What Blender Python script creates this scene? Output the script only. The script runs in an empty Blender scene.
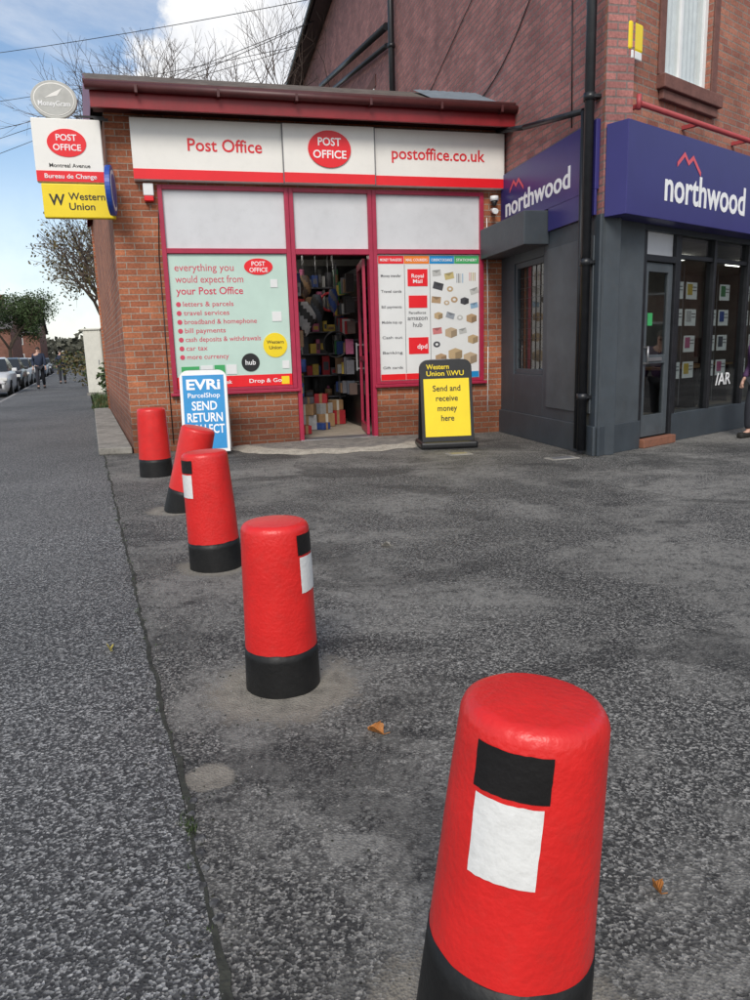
import bpy, bmesh, math, random
from mathutils import Matrix, Vector, noise
random.seed(7)
S=bpy.context.scene; COL=S.collection
W={}
# ---------------------------------------------------------------- materials
def newmat(name):
    m=bpy.data.materials.new(name); m.use_nodes=True
    nt=m.node_tree; b=nt.nodes['Principled BSDF']
    return m,nt,b
def N(nt,t,**k):
    n=nt.nodes.new(t)
    for a,v in k.items():
        if a in n.inputs.keys(): n.inputs[a].default_value=v
        else: setattr(n,a,v)
    return n
def mixc(nt,fac,a,b,blend='MIX'):
    n=nt.nodes.new('ShaderNodeMix'); n.data_type='RGBA'; n.blend_type=blend
    for i,v in ((0,fac),(6,a),(7,b)):
        if isinstance(v,(int,float)): n.inputs[i].default_value=v
        elif isinstance(v,tuple): n.inputs[i].default_value=v+(1,) if len(v)==3 else v
        else: nt.links.new(v,n.inputs[i])
    return n.outputs[2]
def math2(nt,op,a,b=0.0,c=None):
    n=nt.nodes.new('ShaderNodeMath'); n.operation=op
    for i,v in enumerate((a,b) if c is None else (a,b,c)):
        if isinstance(v,(int,float)): n.inputs[i].default_value=v
        else: nt.links.new(v,n.inputs[i])
    return n.outputs[0]
def ramp(nt,src,p0,p1,c0=(0,0,0),c1=(1,1,1)):
    r=nt.nodes.new('ShaderNodeValToRGB'); e=r.color_ramp.elements
    e[0].position=p0; e[1].position=p1; e[0].color=c0+(1,); e[1].color=c1+(1,)
    nt.links.new(src,r.inputs[0]); return r.outputs[0]
def mat(name,col,rough=.6,var=.12,scale=5,bump=.0,bscale=60,metal=0,emit=0,spec=.5,dirt=0,dcol=(.09,.075,.06)):
    m,nt,b=newmat(name); L=nt.links
    tc=N(nt,'ShaderNodeTexCoord')
    n=N(nt,'ShaderNodeTexNoise',Scale=scale,Detail=3,Roughness=.65); L.new(tc.outputs['Object'],n.inputs['Vector'])
    dark=tuple(c*(1-var) for c in col); lite=tuple(min(1,c*(1+var)) for c in col)
    c=ramp(nt,n.outputs[0],.3,.7,dark,lite)
    if dirt>0:
        n3=N(nt,'ShaderNodeTexNoise',Scale=scale*3.7,Detail=5,Roughness=.7); L.new(tc.outputs['Object'],n3.inputs['Vector'])
        f=ramp(nt,n3.outputs[0],.5,.72)
        c=mixc(nt,math2(nt,'MULTIPLY',f,dirt),c,dcol)
    L.new(c,b.inputs['Base Color'])
    b.inputs['Roughness'].default_value=rough; b.inputs['Metallic'].default_value=metal
    b.inputs['Specular IOR Level'].default_value=spec
    if bump>0:
        n2=N(nt,'ShaderNodeTexNoise',Scale=bscale,Detail=2); L.new(tc.outputs['Object'],n2.inputs['Vector'])
        bp=N(nt,'ShaderNodeBump',Strength=bump,Distance=.01); L.new(n2.outputs[0],bp.inputs['Height']); L.new(bp.outputs[0],b.inputs['Normal'])
    if emit>0:
        L.new(c,b.inputs['Emission Color']); b.inputs['Emission Strength'].default_value=emit
    return m
def brick(name,c1,c2,mortar,bw=.225,rh=.075,grime=.35,ms=.006):
    m,nt,b=newmat(name); L=nt.links
    tc=N(nt,'ShaderNodeTexCoord')
    t=N(nt,'ShaderNodeTexBrick'); L.new(tc.outputs['UV'],t.inputs['Vector'])
    t.offset=.5
    for k,v in (('Color1',c1),('Color2',c2),('Mortar',mortar)): t.inputs[k].default_value=v+(1,)
    for k,v in (('Scale',1),('Mortar Size',ms),('Mortar Smooth',.2),('Bias',0.0),('Brick Width',bw),('Row Height',rh)): t.inputs[k].default_value=v
    n=N(nt,'ShaderNodeTexNoise',Scale=1.6,Detail=5,Roughness=.65); L.new(tc.outputs['UV'],n.inputs['Vector'])
    n2=N(nt,'ShaderNodeTexNoise',Scale=40,Detail=2); L.new(tc.outputs['UV'],n2.inputs['Vector'])
    g=ramp(nt,n.outputs[0],.35,.7,(1-grime,)*3,(1.1,1.1,1.1))
    c=mixc(nt,1.0,t.outputs[0],g,'MULTIPLY')
    g2=ramp(nt,n2.outputs[0],.3,.7,(.75,.75,.75),(1.15,1.15,1.15))
    c=mixc(nt,1.0,c,g2,'MULTIPLY')
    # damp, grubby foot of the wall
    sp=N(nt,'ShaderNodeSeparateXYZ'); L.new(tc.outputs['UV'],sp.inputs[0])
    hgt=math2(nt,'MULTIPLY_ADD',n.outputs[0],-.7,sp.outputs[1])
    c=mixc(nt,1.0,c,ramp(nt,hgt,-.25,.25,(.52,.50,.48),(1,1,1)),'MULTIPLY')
    L.new(c,b.inputs['Base Color']); b.inputs['Roughness'].default_value=.85
    bp=N(nt,'ShaderNodeBump',Strength=.6,Distance=.008); L.new(math2(nt,'SUBTRACT',1.0,t.outputs['Fac']),bp.inputs['Height']); L.new(bp.outputs[0],b.inputs['Normal'])
    return m
BOL=((.19,1.12,.26),(-.36,2.56,.31),(-.93,4.20,.25),(-1.57,5.84,.24),(-.50,1.98,.08))
def asphalt(name,dark,lite,wear,cell,wlo,whi,wscale,wamt,bump=.6,rings=False,glo=.45,damp=0):
    m,nt,b=newmat(name); L=nt.links
    tc=N(nt,'ShaderNodeTexCoord'); O=tc.outputs['Object']
    v=N(nt,'ShaderNodeTexVoronoi',Scale=cell); L.new(O,v.inputs['Vector'])
    sep=N(nt,'ShaderNodeSeparateColor'); L.new(v.outputs['Color'],sep.inputs[0])
    c=ramp(nt,sep.outputs[0],glo,1.0,dark,lite)
    nf=N(nt,'ShaderNodeTexNoise',Scale=cell*.30,Detail=3,Roughness=.7); L.new(O,nf.inputs['Vector'])
    c=mixc(nt,1.0,c,ramp(nt,nf.outputs[0],.35,.65,(.5,.5,.5),(1.5,1.5,1.5)),'MULTIPLY')
    nw=N(nt,'ShaderNodeTexNoise',Scale=wscale,Detail=7,Roughness=.66,Distortion=.5); L.new(O,nw.inputs['Vector'])
    w=ramp(nt,nw.outputs[0],wlo,whi)
    nb=N(nt,'ShaderNodeTexNoise',Scale=wscale*14,Detail=5,Roughness=.8); L.new(O,nb.inputs['Vector'])
    wb=ramp(nt,nb.outputs[0],.36,.54)
    mul=math2(nt,'MULTIPLY',math2(nt,'MULTIPLY',w,wb),wamt)
    wearc=mixc(nt,1.0,wear,ramp(nt,nf.outputs[0],.3,.7,(.72,.72,.72),(1.22,1.22,1.22)),'MULTIPLY')
    c=mixc(nt,mul,c,wearc)
    if damp:
        nd=N(nt,'ShaderNodeTexNoise',Scale=.95,Detail=6,Roughness=.6,Distortion=.8)
        mp=N(nt,'ShaderNodeMapping'); mp.inputs['Location'].default_value=(3.7,1.9,0); mp.inputs['Scale'].default_value=(1,1.5,1)
        L.new(O,mp.inputs[0]); L.new(mp.outputs[0],nd.inputs['Vector'])
        c=mixc(nt,1.0,c,ramp(nt,nd.outputs[0],.53,.60,(1,1,1),(.58,.58,.58)),'MULTIPLY')
    if rings:
        tot=None
        for (bx,by,br) in BOL:
            d=N(nt,'ShaderNodeVectorMath',operation='DISTANCE'); L.new(O,d.inputs[0]); d.inputs[1].default_value=(bx,by,0)
            r=math2(nt,'DIVIDE',d.outputs['Value'],br)
            r=math2(nt,'MULTIPLY_ADD',nb.outputs[0],1.2,math2(nt,'MULTIPLY_ADD',nw.outputs[0],.8,r))
            f=ramp(nt,math2(nt,'MULTIPLY',r,.5),.90,1.02,(1,1,1),(0,0,0))
            tot=f if tot is None else math2(nt,'MAXIMUM',tot,f)
        rc=mixc(nt,1.0,(.27,.245,.205),ramp(nt,nb.outputs[0],.3,.7,(.55,.55,.55),(1.25,1.25,1.25)),'MULTIPLY')
        c=mixc(nt,math2(nt,'MULTIPLY',tot,.85),c,rc)
    nl=N(nt,'ShaderNodeTexNoise',Scale=.5,Detail=3); L.new(O,nl.inputs['Vector'])
    c=mixc(nt,1.0,c,ramp(nt,nl.outputs[0],.3,.7,(.74,.735,.72),(1.2,1.19,1.17)),'MULTIPLY')
    L.new(c,b.inputs['Base Color'])
    b.inputs['Roughness'].default_value=.8
    bp=N(nt,'ShaderNodeBump',Strength=bump,Distance=.004)
    L.new(math2(nt,'ADD',v.outputs['Distance'],nf.outputs[0]),bp.inputs['Height']); L.new(bp.outputs[0],b.inputs['Normal'])
    return m
def glassmat(name,tint=(.8,.85,.85),base=.06):
    m,nt,b=newmat(name); L=nt.links; nt.nodes.remove(b)
    out=[n for n in nt.nodes if n.type=='OUTPUT_MATERIAL'][0]
    tr=N(nt,'ShaderNodeBsdfTransparent'); tr.inputs[0].default_value=tint+(1,)
    gl=N(nt,'ShaderNodeBsdfGlossy'); gl.inputs['Roughness'].default_value=.03
    lw=N(nt,'ShaderNodeLayerWeight'); lw.inputs[0].default_value=.5
    f=math2(nt,'POWER',lw.outputs['Facing'],4.0)
    f=math2(nt,'MULTIPLY_ADD',f,.8,.04+base)
    mx=N(nt,'ShaderNodeMixShader'); L.new(f,mx.inputs[0]); L.new(tr.outputs[0],mx.inputs[1]); L.new(gl.outputs[0],mx.inputs[2])
    L.new(mx.outputs[0],out.inputs[0]); return m

M_=dict(
 red=mat('red_bollard_paint',(.66,.019,.017),.38,.12,6,.20,80,dirt=.10),
 black=mat('black_bollard_paint',(.009,.009,.009),.5,.3,9,.15,60,dirt=.03,spec=.35),
 slot=mat('black_panel_paint',(.010,.009,.009),.45,.2,9,.15,60,spec=.35),
 white=mat('white_panel_paint',(.72,.72,.70),.5,.05,12,.2,60,dirt=.12),
 pobrick=brick('orange_red_brick',(.52,.18,.082),(.34,.105,.052),(.42,.34,.27)),
 sidebrick=brick('weathered_plum_brick',(.50,.205,.18),(.33,.13,.12),(.24,.18,.165),ms=.010,grime=.3),
 frontbrick=brick('mellow_red_brick',(.50,.205,.13),(.33,.12,.085),(.30,.24,.20),ms=.008),
 houseb=brick('far_house_brick',(.28,.11,.07),(.22,.08,.05),(.25,.2,.17)),
 maroon=mat('maroon_frame_paint',(.38,.02,.06),.4,.1,8),
 redboard=mat('dark_red_fascia_paint',(.24,.013,.018),.4,.15,4,dirt=.15),
 gutter=mat('dark_gutter_brown',(.075,.018,.018),.45,.2,6),
 rooff=mat('grey_brown_roof_felt',(.12,.10,.085),.95,.35,6,.6,25),
 lead=mat('blue_grey_lead',(.19,.235,.27),.6,.15,6),
 signw=mat('sign_white_acrylic',(.83,.81,.76),.35,.03,2,dirt=.04),
 signr=mat('sign_red_acrylic',(.80,.012,.02),.35,.05,3),
 redtext=mat('red_lettering',(.74,.02,.03),.4,.03,3),
 panelw=mat('frosted_white_panel',(.64,.65,.67),.35,.07,1.5,dirt=.08),
 mint=mat('pale_mint_poster',(.52,.68,.60),.35,.06,2),
 pinktext=mat('rose_lettering',(.62,.06,.11),.5,.03,3),
 greytext=mat('grey_lettering',(.16,.16,.17),.5,.03,3),
 blackt=mat('black_lettering',(.015,.015,.015),.5,.03,3),
 whitet=mat('white_lettering',(.88,.88,.88),.5,.02,3),
 postw=mat('white_poster',(.76,.77,.76),.35,.04,2),
 yellow=mat('yellow_sign',(.88,.66,.015),.4,.05,4),
 dimsil=mat('dull_silver_disc',(.46,.46,.43),.45,.1,10),
 blue=mat('bright_blue_panel',(.015,.26,.58),.4,.08,4),
 navyb=mat('navy_blue_disc',(.02,.07,.36),.4,.08,4),
 green=mat('green_swatch',(.05,.38,.12),.5,.05,3),
 orange=mat('orange_swatch',(.85,.22,.02),.5,.05,3),
 brown=mat('cardboard_brown',(.36,.22,.11),.8,.15,12),
 blackp=mat('black_plastic',(.014,.014,.015),.4,.2,8),
 blackiron=mat('black_iron_paint',(.014,.015,.018),.38,.3,8),
 charcoal=mat('charcoal_shopfront_paint',(.046,.057,.068),.5,.15,3,.15,20,dirt=.15),
 charcoal2=mat('slate_shopfront_panel',(.070,.082,.092),.55,.18,3,dirt=.15),
 indigo=mat('indigo_sign',(.034,.029,.16),.35,.06,2),
 coral=mat('coral_mark',(.70,.10,.13),.45,.05,3),
 upvc=mat('white_window_frame',(.80,.81,.80),.4,.05,3),
 stone=mat('brown_stone_sill',(.17,.075,.06),.8,.2,8,.4,40),
 pinkpipe=mat('faded_red_rail',(.40,.06,.065),.5,.1,5),
 curtain=mat('net_curtain',(.76,.78,.79),.9,.08,9),
 dark=mat('dark_interior',(.035,.033,.032),.9,.3,3),
 leaded=mat('brown_blind',(.16,.12,.09),.8,.3,14),
 room=mat('shop_room_wall',(.28,.27,.25),.9,.15,3),
 floor=mat('beige_shop_floor',(.36,.31,.25),.7,.15,6,dirt=.3),
 lamp=mat('ceiling_lamp_glow',(1,.96,.88),.5,0,1,emit=8),
 metal=mat('grey_metal',(.35,.35,.36),.4,.1,6,metal=.7),
 conc=mat('pale_concrete',(.27,.255,.225),.9,.3,5,.6,50,dirt=.5),
 kerb=mat('kerb_stone',(.24,.23,.22),.9,.2,3,.4,40),
 cream=mat('cream_cabinet',(.66,.64,.56),.6,.08,4,dirt=.1),
 bark=mat('tree_bark',(.085,.062,.045),.9,.3,5,.5,20),
 twig=mat('bare_twigs',(.10,.07,.055),.9,.25,3),
 leafg=mat('dark_green_leaf',(.045,.075,.02),.7,.45,2.5),
 leafo=mat('olive_brown_leaf',(.12,.095,.035),.7,.5,2.5),
 leaffar=mat('far_wood_leaf',(.095,.095,.07),.9,.4,.5),
 grass=mat('grass',(.06,.085,.025),.9,.5,4,.6,60),
 leafrust=mat('rust_leaf',(.38,.15,.035),.7,.3,60),
 leafyel=mat('yellow_leaf',(.45,.38,.08),.7,.3,60),
 tyre=mat('tyre_rubber',(.015,.015,.015),.8,.1,10),
 rim=mat('alloy_rim',(.4,.4,.42),.3,.1,10,metal=.8),
 carw=mat('white_car_paint',(.75,.76,.77),.25,.03,2),
 carg=mat('silver_car_paint',(.36,.38,.40),.25,.03,2),
 carb=mat('blue_car_paint',(.03,.07,.16),.25,.03,2),
 card=mat('dark_car_paint',(.03,.03,.035),.25,.03,2),
 carglass=mat('car_window_glass',(.02,.025,.03),.08,.05,2),
 lightc=mat('headlamp_lens',(.75,.75,.72),.1,.03,5),
 lightr=mat('tail_lamp_lens',(.5,.02,.02),.2,.03,5),
 skin=mat('skin',(.55,.33,.25),.6,.08,10),
 hair=mat('dark_hair',(.03,.02,.015),.7,.2,40),
 coat=mat('navy_coat',(.02,.03,.06),.8,.2,10),
 coat2=mat('maroon_coat',(.20,.03,.04),.8,.2,10),
 coat3=mat('purple_coat',(.07,.03,.09),.8,.2,10),
 trous=mat('dark_trousers',(.02,.022,.03),.85,.2,10),
 shoe=mat('dark_shoes',(.02,.018,.015),.6,.1,10),
 roofh=mat('slate_roof',(.10,.09,.09),.85,.25,3),
 terr=mat('rolling_ground',(.08,.085,.05),.95,.4,.3),
 tile=mat('red_tile_step',(.24,.10,.06),.7,.2,12,dirt=.3),
 glass=glassmat('clear_window_glass',(.85,.88,.88),.02),
 glassd=glassmat('dark_window_glass',(.56,.60,.60),.05),
)
M_['fore']=asphalt('worn_forecourt_asphalt',(.036,.035,.033),(.27,.262,.245),(.215,.208,.192),150,.47,.565,.8,.85,.8,True,.42,1)
M_['foot']=asphalt('footway_asphalt',(.045,.045,.046),(.33,.33,.325),(.15,.15,.147),150,.5,.75,.6,.4,.9,False,.47)
M_['road']=asphalt('road_asphalt',(.05,.05,.052),(.16,.16,.16),(.13,.13,.13),80,.5,.7,.4,.5)
M_['joint']=mat('dirty_joint',(.030,.031,.024),.95,.6,14,.8,50)
gmerch=[mat('goods_%s'%n,c,.6,.15,20) for n,c in (('red',(.4,.02,.03)),('blue',(.03,.07,.25)),('pink',(.4,.1,.2)),('white',(.42,.42,.42)),('black',(.03,.03,.03)),('brown',(.25,.15,.08)),('green',(.04,.18,.07)),('yellow',(.5,.36,.06)),('grey',(.13,.13,.15)),('slate',(.06,.07,.09)),('charcoal',(.04,.04,.04)),('umber',(.09,.06,.05)))]

# ---------------------------------------------------------------- mesh builder
class MB:
    def __init__(s): s.v=[];s.f=[];s.m=[];s.sm=[];s.mats=[]
    def mi(s,m):
        if isinstance(m,str): m=M_[m]
        if m not in s.mats: s.mats.append(m)
        return s.mats.index(m)
    def face(s,idx,m,sm=False): s.f.append(idx); s.m.append(s.mi(m)); s.sm.append(sm)
    def poly(s,pts,m,sm=False):
        b=len(s.v); s.v+= [tuple(p) for p in pts]; s.face(list(range(b,b+len(pts))),m,sm); return s
    def pane(s,x0,x1,y,z0,z1,m): return s.poly([(x0,y,z0),(x1,y,z0),(x1,y,z1),(x0,y,z1)],m)
    def box(s,x0,x1,y0,y1,z0,z1,m):
        b=len(s.v); s.v+=[(x,y,z) for z in (z0,z1) for y in (y0,y1) for x in (x0,x1)]
        for q in ((0,2,3,1),(4,5,7,6),(0,1,5,4),(2,6,7,3),(0,4,6,2),(1,3,7,5)): s.face([b+i for i in q],m)
        return s
    def prism(s,pts,z0,z1,m):
        n=len(pts); b=len(s.v); s.v+=[(p[0],p[1],z0) for p in pts]+[(p[0],p[1],z1) for p in pts]
        s.face([b+i for i in range(n)][::-1],m); s.face([b+n+i for i in range(n)],m)
        for i in range(n):
            j=(i+1)%n; s.face([b+i,b+j,b+n+j,b+n+i],m)
        return s
    def cyl(s,p0,p1,r0,r1,m,n=12,caps=True):
        p0=Vector(p0);p1=Vector(p1); d=(p1-p0)
        if d.length<1e-6: return s
        d.normalize(); a=d.orthogonal().normalized(); c=d.cross(a)
        b=len(s.v)
        for p,r in ((p0,r0),(p1,r1)):
            for i in range(n):
                t=2*math.pi*i/n; q=p+a*(r*math.cos(t))+c*(r*math.sin(t)); s.v.append(tuple(q))
        for i in range(n):
            j=(i+1)%n; s.face([b+i,b+j,b+n+j,b+n+i],m,True)
        if caps:
            s.face([b+i for i in range(n)][::-1],m); s.face([b+n+i for i in range(n)],m)
        return s
    def path(s,pts,r,m,n=8):
        for a,b in zip(pts[:-1],pts[1:]): s.cyl(a,b,r,r,m,n)
        return s
    def lathe(s,prof,m,n=48,capb=False,capt=True,wob=0,seed=0):
        b=len(s.v)
        for k,(r,z) in enumerate(prof):
            for i in range(n):
                t=2*math.pi*i/n; rr=r
                if wob: rr=r+wob*noise.noise(Vector((math.cos(t)*2+seed,math.sin(t)*2,z*5)))
                s.v.append((rr*math.cos(t),rr*math.sin(t),z))
        for k in range(len(prof)-1):
            for i in range(n):
                j=(i+1)%n; s.face([b+k*n+i,b+k*n+j,b+(k+1)*n+j,b+(k+1)*n+i],m,True)
        if capb: s.face([b+i for i in range(n)][::-1],m)
        if capt: k=(len(prof)-1)*n; s.face([b+k+i for i in range(n)],m,True)
        return s
    def ellipse(s,cx,cz,rx,rz,y0,y1,m,n=40):
        b=len(s.v)
        for y in (y0,y1):
            for i in range(n):
                t=2*math.pi*i/n; s.v.append((cx+rx*math.cos(t),y,cz+rz*math.sin(t)))
        s.face([b+i for i in range(n)],m); s.face([b+n+i for i in range(n)][::-1],m)
        for i in range(n):
            j=(i+1)%n; s.face([b+i,b+n+i,b+n+j,b+j],m)
        return s
    def torus(s,c,R,r,m,n=28,k=8):
        b=len(s.v)
        for i in range(n):
            t=2*math.pi*i/n
            for j in range(k):
                p=2*math.pi*j/k; q=(R+r*math.cos(p)); s.v.append((c[0]+q*math.cos(t),c[1]+r*math.sin(p),c[2]+q*math.sin(t)))
        for i in range(n):
            for j in range(k):
                s.face([b+i*k+j,b+i*k+(j+1)%k,b+((i+1)%n)*k+(j+1)%k,b+((i+1)%n)*k+j],m,True)
        return s
    def build(s,name,parent=None,M=None,bevel=0,seg=2,fix=True):
        me=bpy.data.meshes.new(name); me.from_pydata(s.v,[],s.f)
        for m in s.mats: me.materials.append(m)
        me.polygons.foreach_set('material_index',s.m); me.polygons.foreach_set('use_smooth',s.sm)
        if fix:
            bm=bmesh.new(); bm.from_mesh(me); bmesh.ops.recalc_face_normals(bm,faces=bm.faces); bm.to_mesh(me); bm.free()
        me.update()
        if len(me.polygons)<4000:
            uv=me.uv_layers.new(name='UVMap'); d=uv.data
            for p in me.polygons:
                nx,ny,nz=p.normal
                for li in p.loop_indices:
                    x,y,z=me.vertices[me.loops[li].vertex_index].co
                    d[li].uv=(x,y) if abs(nz)>.75 else ((x,z) if abs(ny)>=abs(nx) else (y,z))
        o=bpy.data.objects.new(name,me); COL.objects.link(o); place(o,parent,M)
        if bevel:
            b=o.modifiers.new('bevel','BEVEL'); b.width=bevel; b.segments=seg; b.limit_method='ANGLE'; b.angle_limit=math.radians(40)
        return o
def place(o,parent,M):
    if M is None: M=W[parent] if parent else Matrix.Identity(4)
    M=M.copy()
    if parent: o.parent=parent; o.matrix_basis=W[parent].inverted()@M
    else: o.matrix_basis=M
    W[o]=M
def thing(name,label,cat,M=None,group=None,at=None):
    o=bpy.data.objects.new(name,None); o.empty_display_size=.2; COL.objects.link(o)
    M=(M or Matrix.Identity(4))
    if at is not None: M=M@Matrix.Translation(at)
    place(o,None,M); tag(o,label,cat,group); return o
def tag(o,label,cat,group=None):
    o['label']=label; o['category']=cat
    if group: o['group']=group
    return o
def struct(o): o['kind']='structure'; return o
def stuff(o): o['kind']='stuff'; return o
def frame(ox,oy,dx,dy,oz=0):
    return Matrix(((dx,-dy,0,ox),(dy,dx,0,oy),(0,0,1,oz),(0,0,0,1)))
def lettering(name,parent,M,items,y,m,ext=.0015):
    tmp=[]
    for it in items:
        cu=bpy.data.curves.new('t','FONT'); cu.body=it[0]; cu.size=it[3]; cu.extrude=ext
        cu.align_x='LEFT'; cu.offset=it[6]*it[3] if len(it)>6 else 0.0; cu.resolution_u=3
        o=bpy.data.objects.new('t',cu); COL.objects.link(o); tmp.append(o)
    dg=bpy.context.evaluated_depsgraph_get(); dg.update()
    V=[];F=[]
    for o,it in zip(tmp,items):
        me=bpy.data.meshes.new_from_object(o.evaluated_get(dg))
        vs=[v.co.copy() for v in me.vertices]
        if not vs: continue
        x0=min(v.x for v in vs); x1=max(v.x for v in vs); w=x1-x0
        sc=(it[5]/w) if (len(it)>5 and it[5]) else 1
        ww=w*sc; off={'L':0,'C':-ww/2,'R':-ww}[it[4]]
        b=len(V)
        V+=[(it[1]+off+(v.x-x0)*sc, y-v.z, it[2]+v.y) for v in vs]
        F+=[[b+i for i in p.vertices] for p in me.polygons]
        bpy.data.meshes.remove(me)
    for o in tmp:
        c=o.data; bpy.data.objects.remove(o); bpy.data.curves.remove(c)
    me=bpy.data.meshes.new(name); me.from_pydata(V,[],F); me.materials.append(M_[m] if isinstance(m,str) else m); me.update()
    o=bpy.data.objects.new(name,me); COL.objects.link(o); place(o,parent,M); return o

# ---------------------------------------------------------------- frames
FP=frame(-3.03,9.45,.968,.2516)
FS=frame(-3.03,9.45,.355,-.935)
PN=(1.85,10.72)
FNs=frame(PN[0],PN[1],.208,-.978)
CN=(2.41,8.08)
FNf=frame(CN[0],CN[1],.766,.643)
def L(y): return -.303-.3775*(y-1.21)

# ---------------------------------------------------------------- ground
g=MB(); g.poly([(-500,-60,-.135),(500,-60,-.135),(500,900,-.135),(-500,900,-.135)],'terr'); struct(g.build('ground'))
g=MB(); g.prism([(L(-8),-8),(40,-8),(40,45),(-3.5,45),(L(17.2)+.0,17.2)],-.12,0,'fore'); struct(g.build('forecourt'))
KO=2.67
g=MB(); g.prism([(L(-8)-KO,-8),(L(-8)-.002,-8),(L(170)-.002,170),(L(170)-KO,170)],-.12,0,'foot'); struct(g.build('pavement'))
g=MB(); g.poly([(L(-8)-KO-9,-8,-.115),(L(-8)-KO-.135,-8,-.115),(L(170)-KO-.135,170,-.115),(L(170)-KO-9,170,-.115)],'road'); struct(g.build('road'))
g=MB(); g.prism([(L(-8)-KO-.135,-8),(L(-8)-KO-.002,-8),(L(170)-KO-.002,170),(L(170)-KO-.135,170)],-.13,.004,'kerb'); struct(g.build('kerb'))
g=MB(); g.prism([(L(-8)-KO-12,-8),(L(-8)-KO-9,-8),(L(170)-KO-9,170),(L(170)-KO-12,170)],-.13,0,'foot'); struct(g.build('pavement'))
g=MB(); g.poly([(L(17.4)+.05,17.4,.012),(-6.2,17.4,.012),(-3.6,45,.012),(-3.6,90,.012),(L(90)+.05,90,.012)],'grass'); struct(g.build('grass_verge'))
g=MB(); pl=[];pr=[]
y=-1.0
while y<17:
    k=noise.noise(Vector((y*2.9,0,0)))
    w=max(.0012,.0055+.011*k+.003*random.random()); o=.018*noise.noise(Vector((y*2.3,5,0)))+.005*random.gauss(0,1)
    pl.append((L(y)-w+o,y,.003)); pr.append((L(y)+w+o,y,.003)); y+=.03+.04*random.random()
for i in range(len(pl)-1): g.poly([pl[i],pr[i],pr[i+1],pl[i+1]],'joint')
struct(g.build('pavement_joint'))
def crack(pts,w,seed):
    g=MB(); a=[];b=[]; n=26
    for k in range(len(pts)-1):
        (x0,y0),(x1,y1)=pts[k],pts[k+1]; dx,dy=x1-x0,y1-y0; l=math.hypot(dx,dy); nx,ny=-dy/l,dx/l
        for i in range(n):
            f=i/n; o=.05*noise.noise(Vector((k*3+f*5,seed,0)))+.02*noise.noise(Vector((k*3+f*22,seed+5,0)))
            ww=w*(.35+.65*abs(noise.noise(Vector((k+f*9,seed+9,0))))*2)
            x=x0+dx*f+nx*o; y=y0+dy*f+ny*o; a.append((x-nx*ww,y-ny*ww,.003)); b.append((x+nx*ww,y+ny*ww,.003))
    for i in range(len(a)-1): g.poly([a[i],b[i],b[i+1],a[i+1]],'joint')
    struct(g.build('pavement_crack'))
crack([(1.6,6.9),(2.4,5.7),(3.3,5.0),(4.6,4.6)],.005,1); crack([(-1.0,7.4),(.4,7.0),(1.9,6.9),(3.4,7.3)],.004,2); crack([(.9,3.9),(1.3,3.0),(2.1,2.5)],.003,3)
g=MB()
for i in range(1500):
    y=.9+random.random()**2*9; x=L(y)+(random.gauss(0,.06) if i%2 else random.gauss(.35,.4)); r=random.uniform(.0015,.005)
    mm=random.choice(('kerb','joint','road','joint','kerb'))
    n=5; base=len(g.v); a=random.random()*6
    for k in range(n): g.v.append((x+r*math.cos(a+k*1.2566)*random.uniform(.7,1.2),y+r*math.sin(a+k*1.2566)*random.uniform(.7,1.2),.0))
    for k in range(n): g.v.append((x+.6*r*math.cos(a+k*1.2566),y+.6*r*math.sin(a+k*1.2566),r*random.uniform(.5,.9)))
    g.face([base+n+k for k in range(n)],mm)
    for k in range(n): g.face([base+k,base+(k+1)%n,base+n+(k+1)%n,base+n+k],mm)
stuff(g.build('gravel'))
g=MB()
for i in range(9):
    y=1.42+i*.055+random.uniform(-.012,.012); x=L(y)+.01+random.gauss(0,.008); r=random.uniform(.010,.019)
    base=len(g.v)
    for k in range(6): g.v.append((x+r*math.cos(k*1.047)*random.uniform(.7,1.1),y+r*1.2*math.sin(k*1.047)*random.uniform(.7,1.1),0))
    for k in range(6): g.v.append((x+.7*r*math.cos(k*1.047),y+.8*r*math.sin(k*1.047),r*.4))
    g.face([base+6+k for k in range(6)],'road')
    for k in range(6): g.face([base+k,base+(k+1)%6,base+6+(k+1)%6,base+6+k],'road')
stuff(g.build('loose_stones'))
g=MB()
def tuft(g,x,y,h,n,m,z=0):
    for k in range(n):
        a=random.random()*6.28; bx=x+random.gauss(0,h*.35); by=y+random.gauss(0,h*.35); w=h*.10
        hx=math.cos(a)*h*.6*random.random(); hy=math.sin(a)*h*.6*random.random(); hh=h*random.uniform(.5,1)
        px,py=-math.sin(a)*w,math.cos(a)*w
        g.poly([(bx-px,by-py,z),(bx+px,by+py,z),(bx+hx,by+hy,z+hh)],m)
for i in range(60):
    y=1.3+random.random()*8; tuft(g,L(y)+random.gauss(0,.02),y,random.uniform(.006,.018),7,'leafg')
for i in range(12): tuft(g,L(1.75)+random.gauss(0,.01),1.75+random.gauss(0,.02),.02,7,'leafg')
for i in range(26):
    q=FP@Vector((random.uniform(.1,2.0),-.02,0)); tuft(g,q.x,q.y,random.uniform(.012,.035),6,'leafg')
for i in range(700):
    y=random.uniform(17.4,34); x=random.uniform(L(y)+.1,-6.3); tuft(g,x,y,random.uniform(.06,.2),7,'leafg' if random.random()<.7 else 'leafo',.012)
stuff(g.build('grass_tufts',fix=False))
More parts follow.
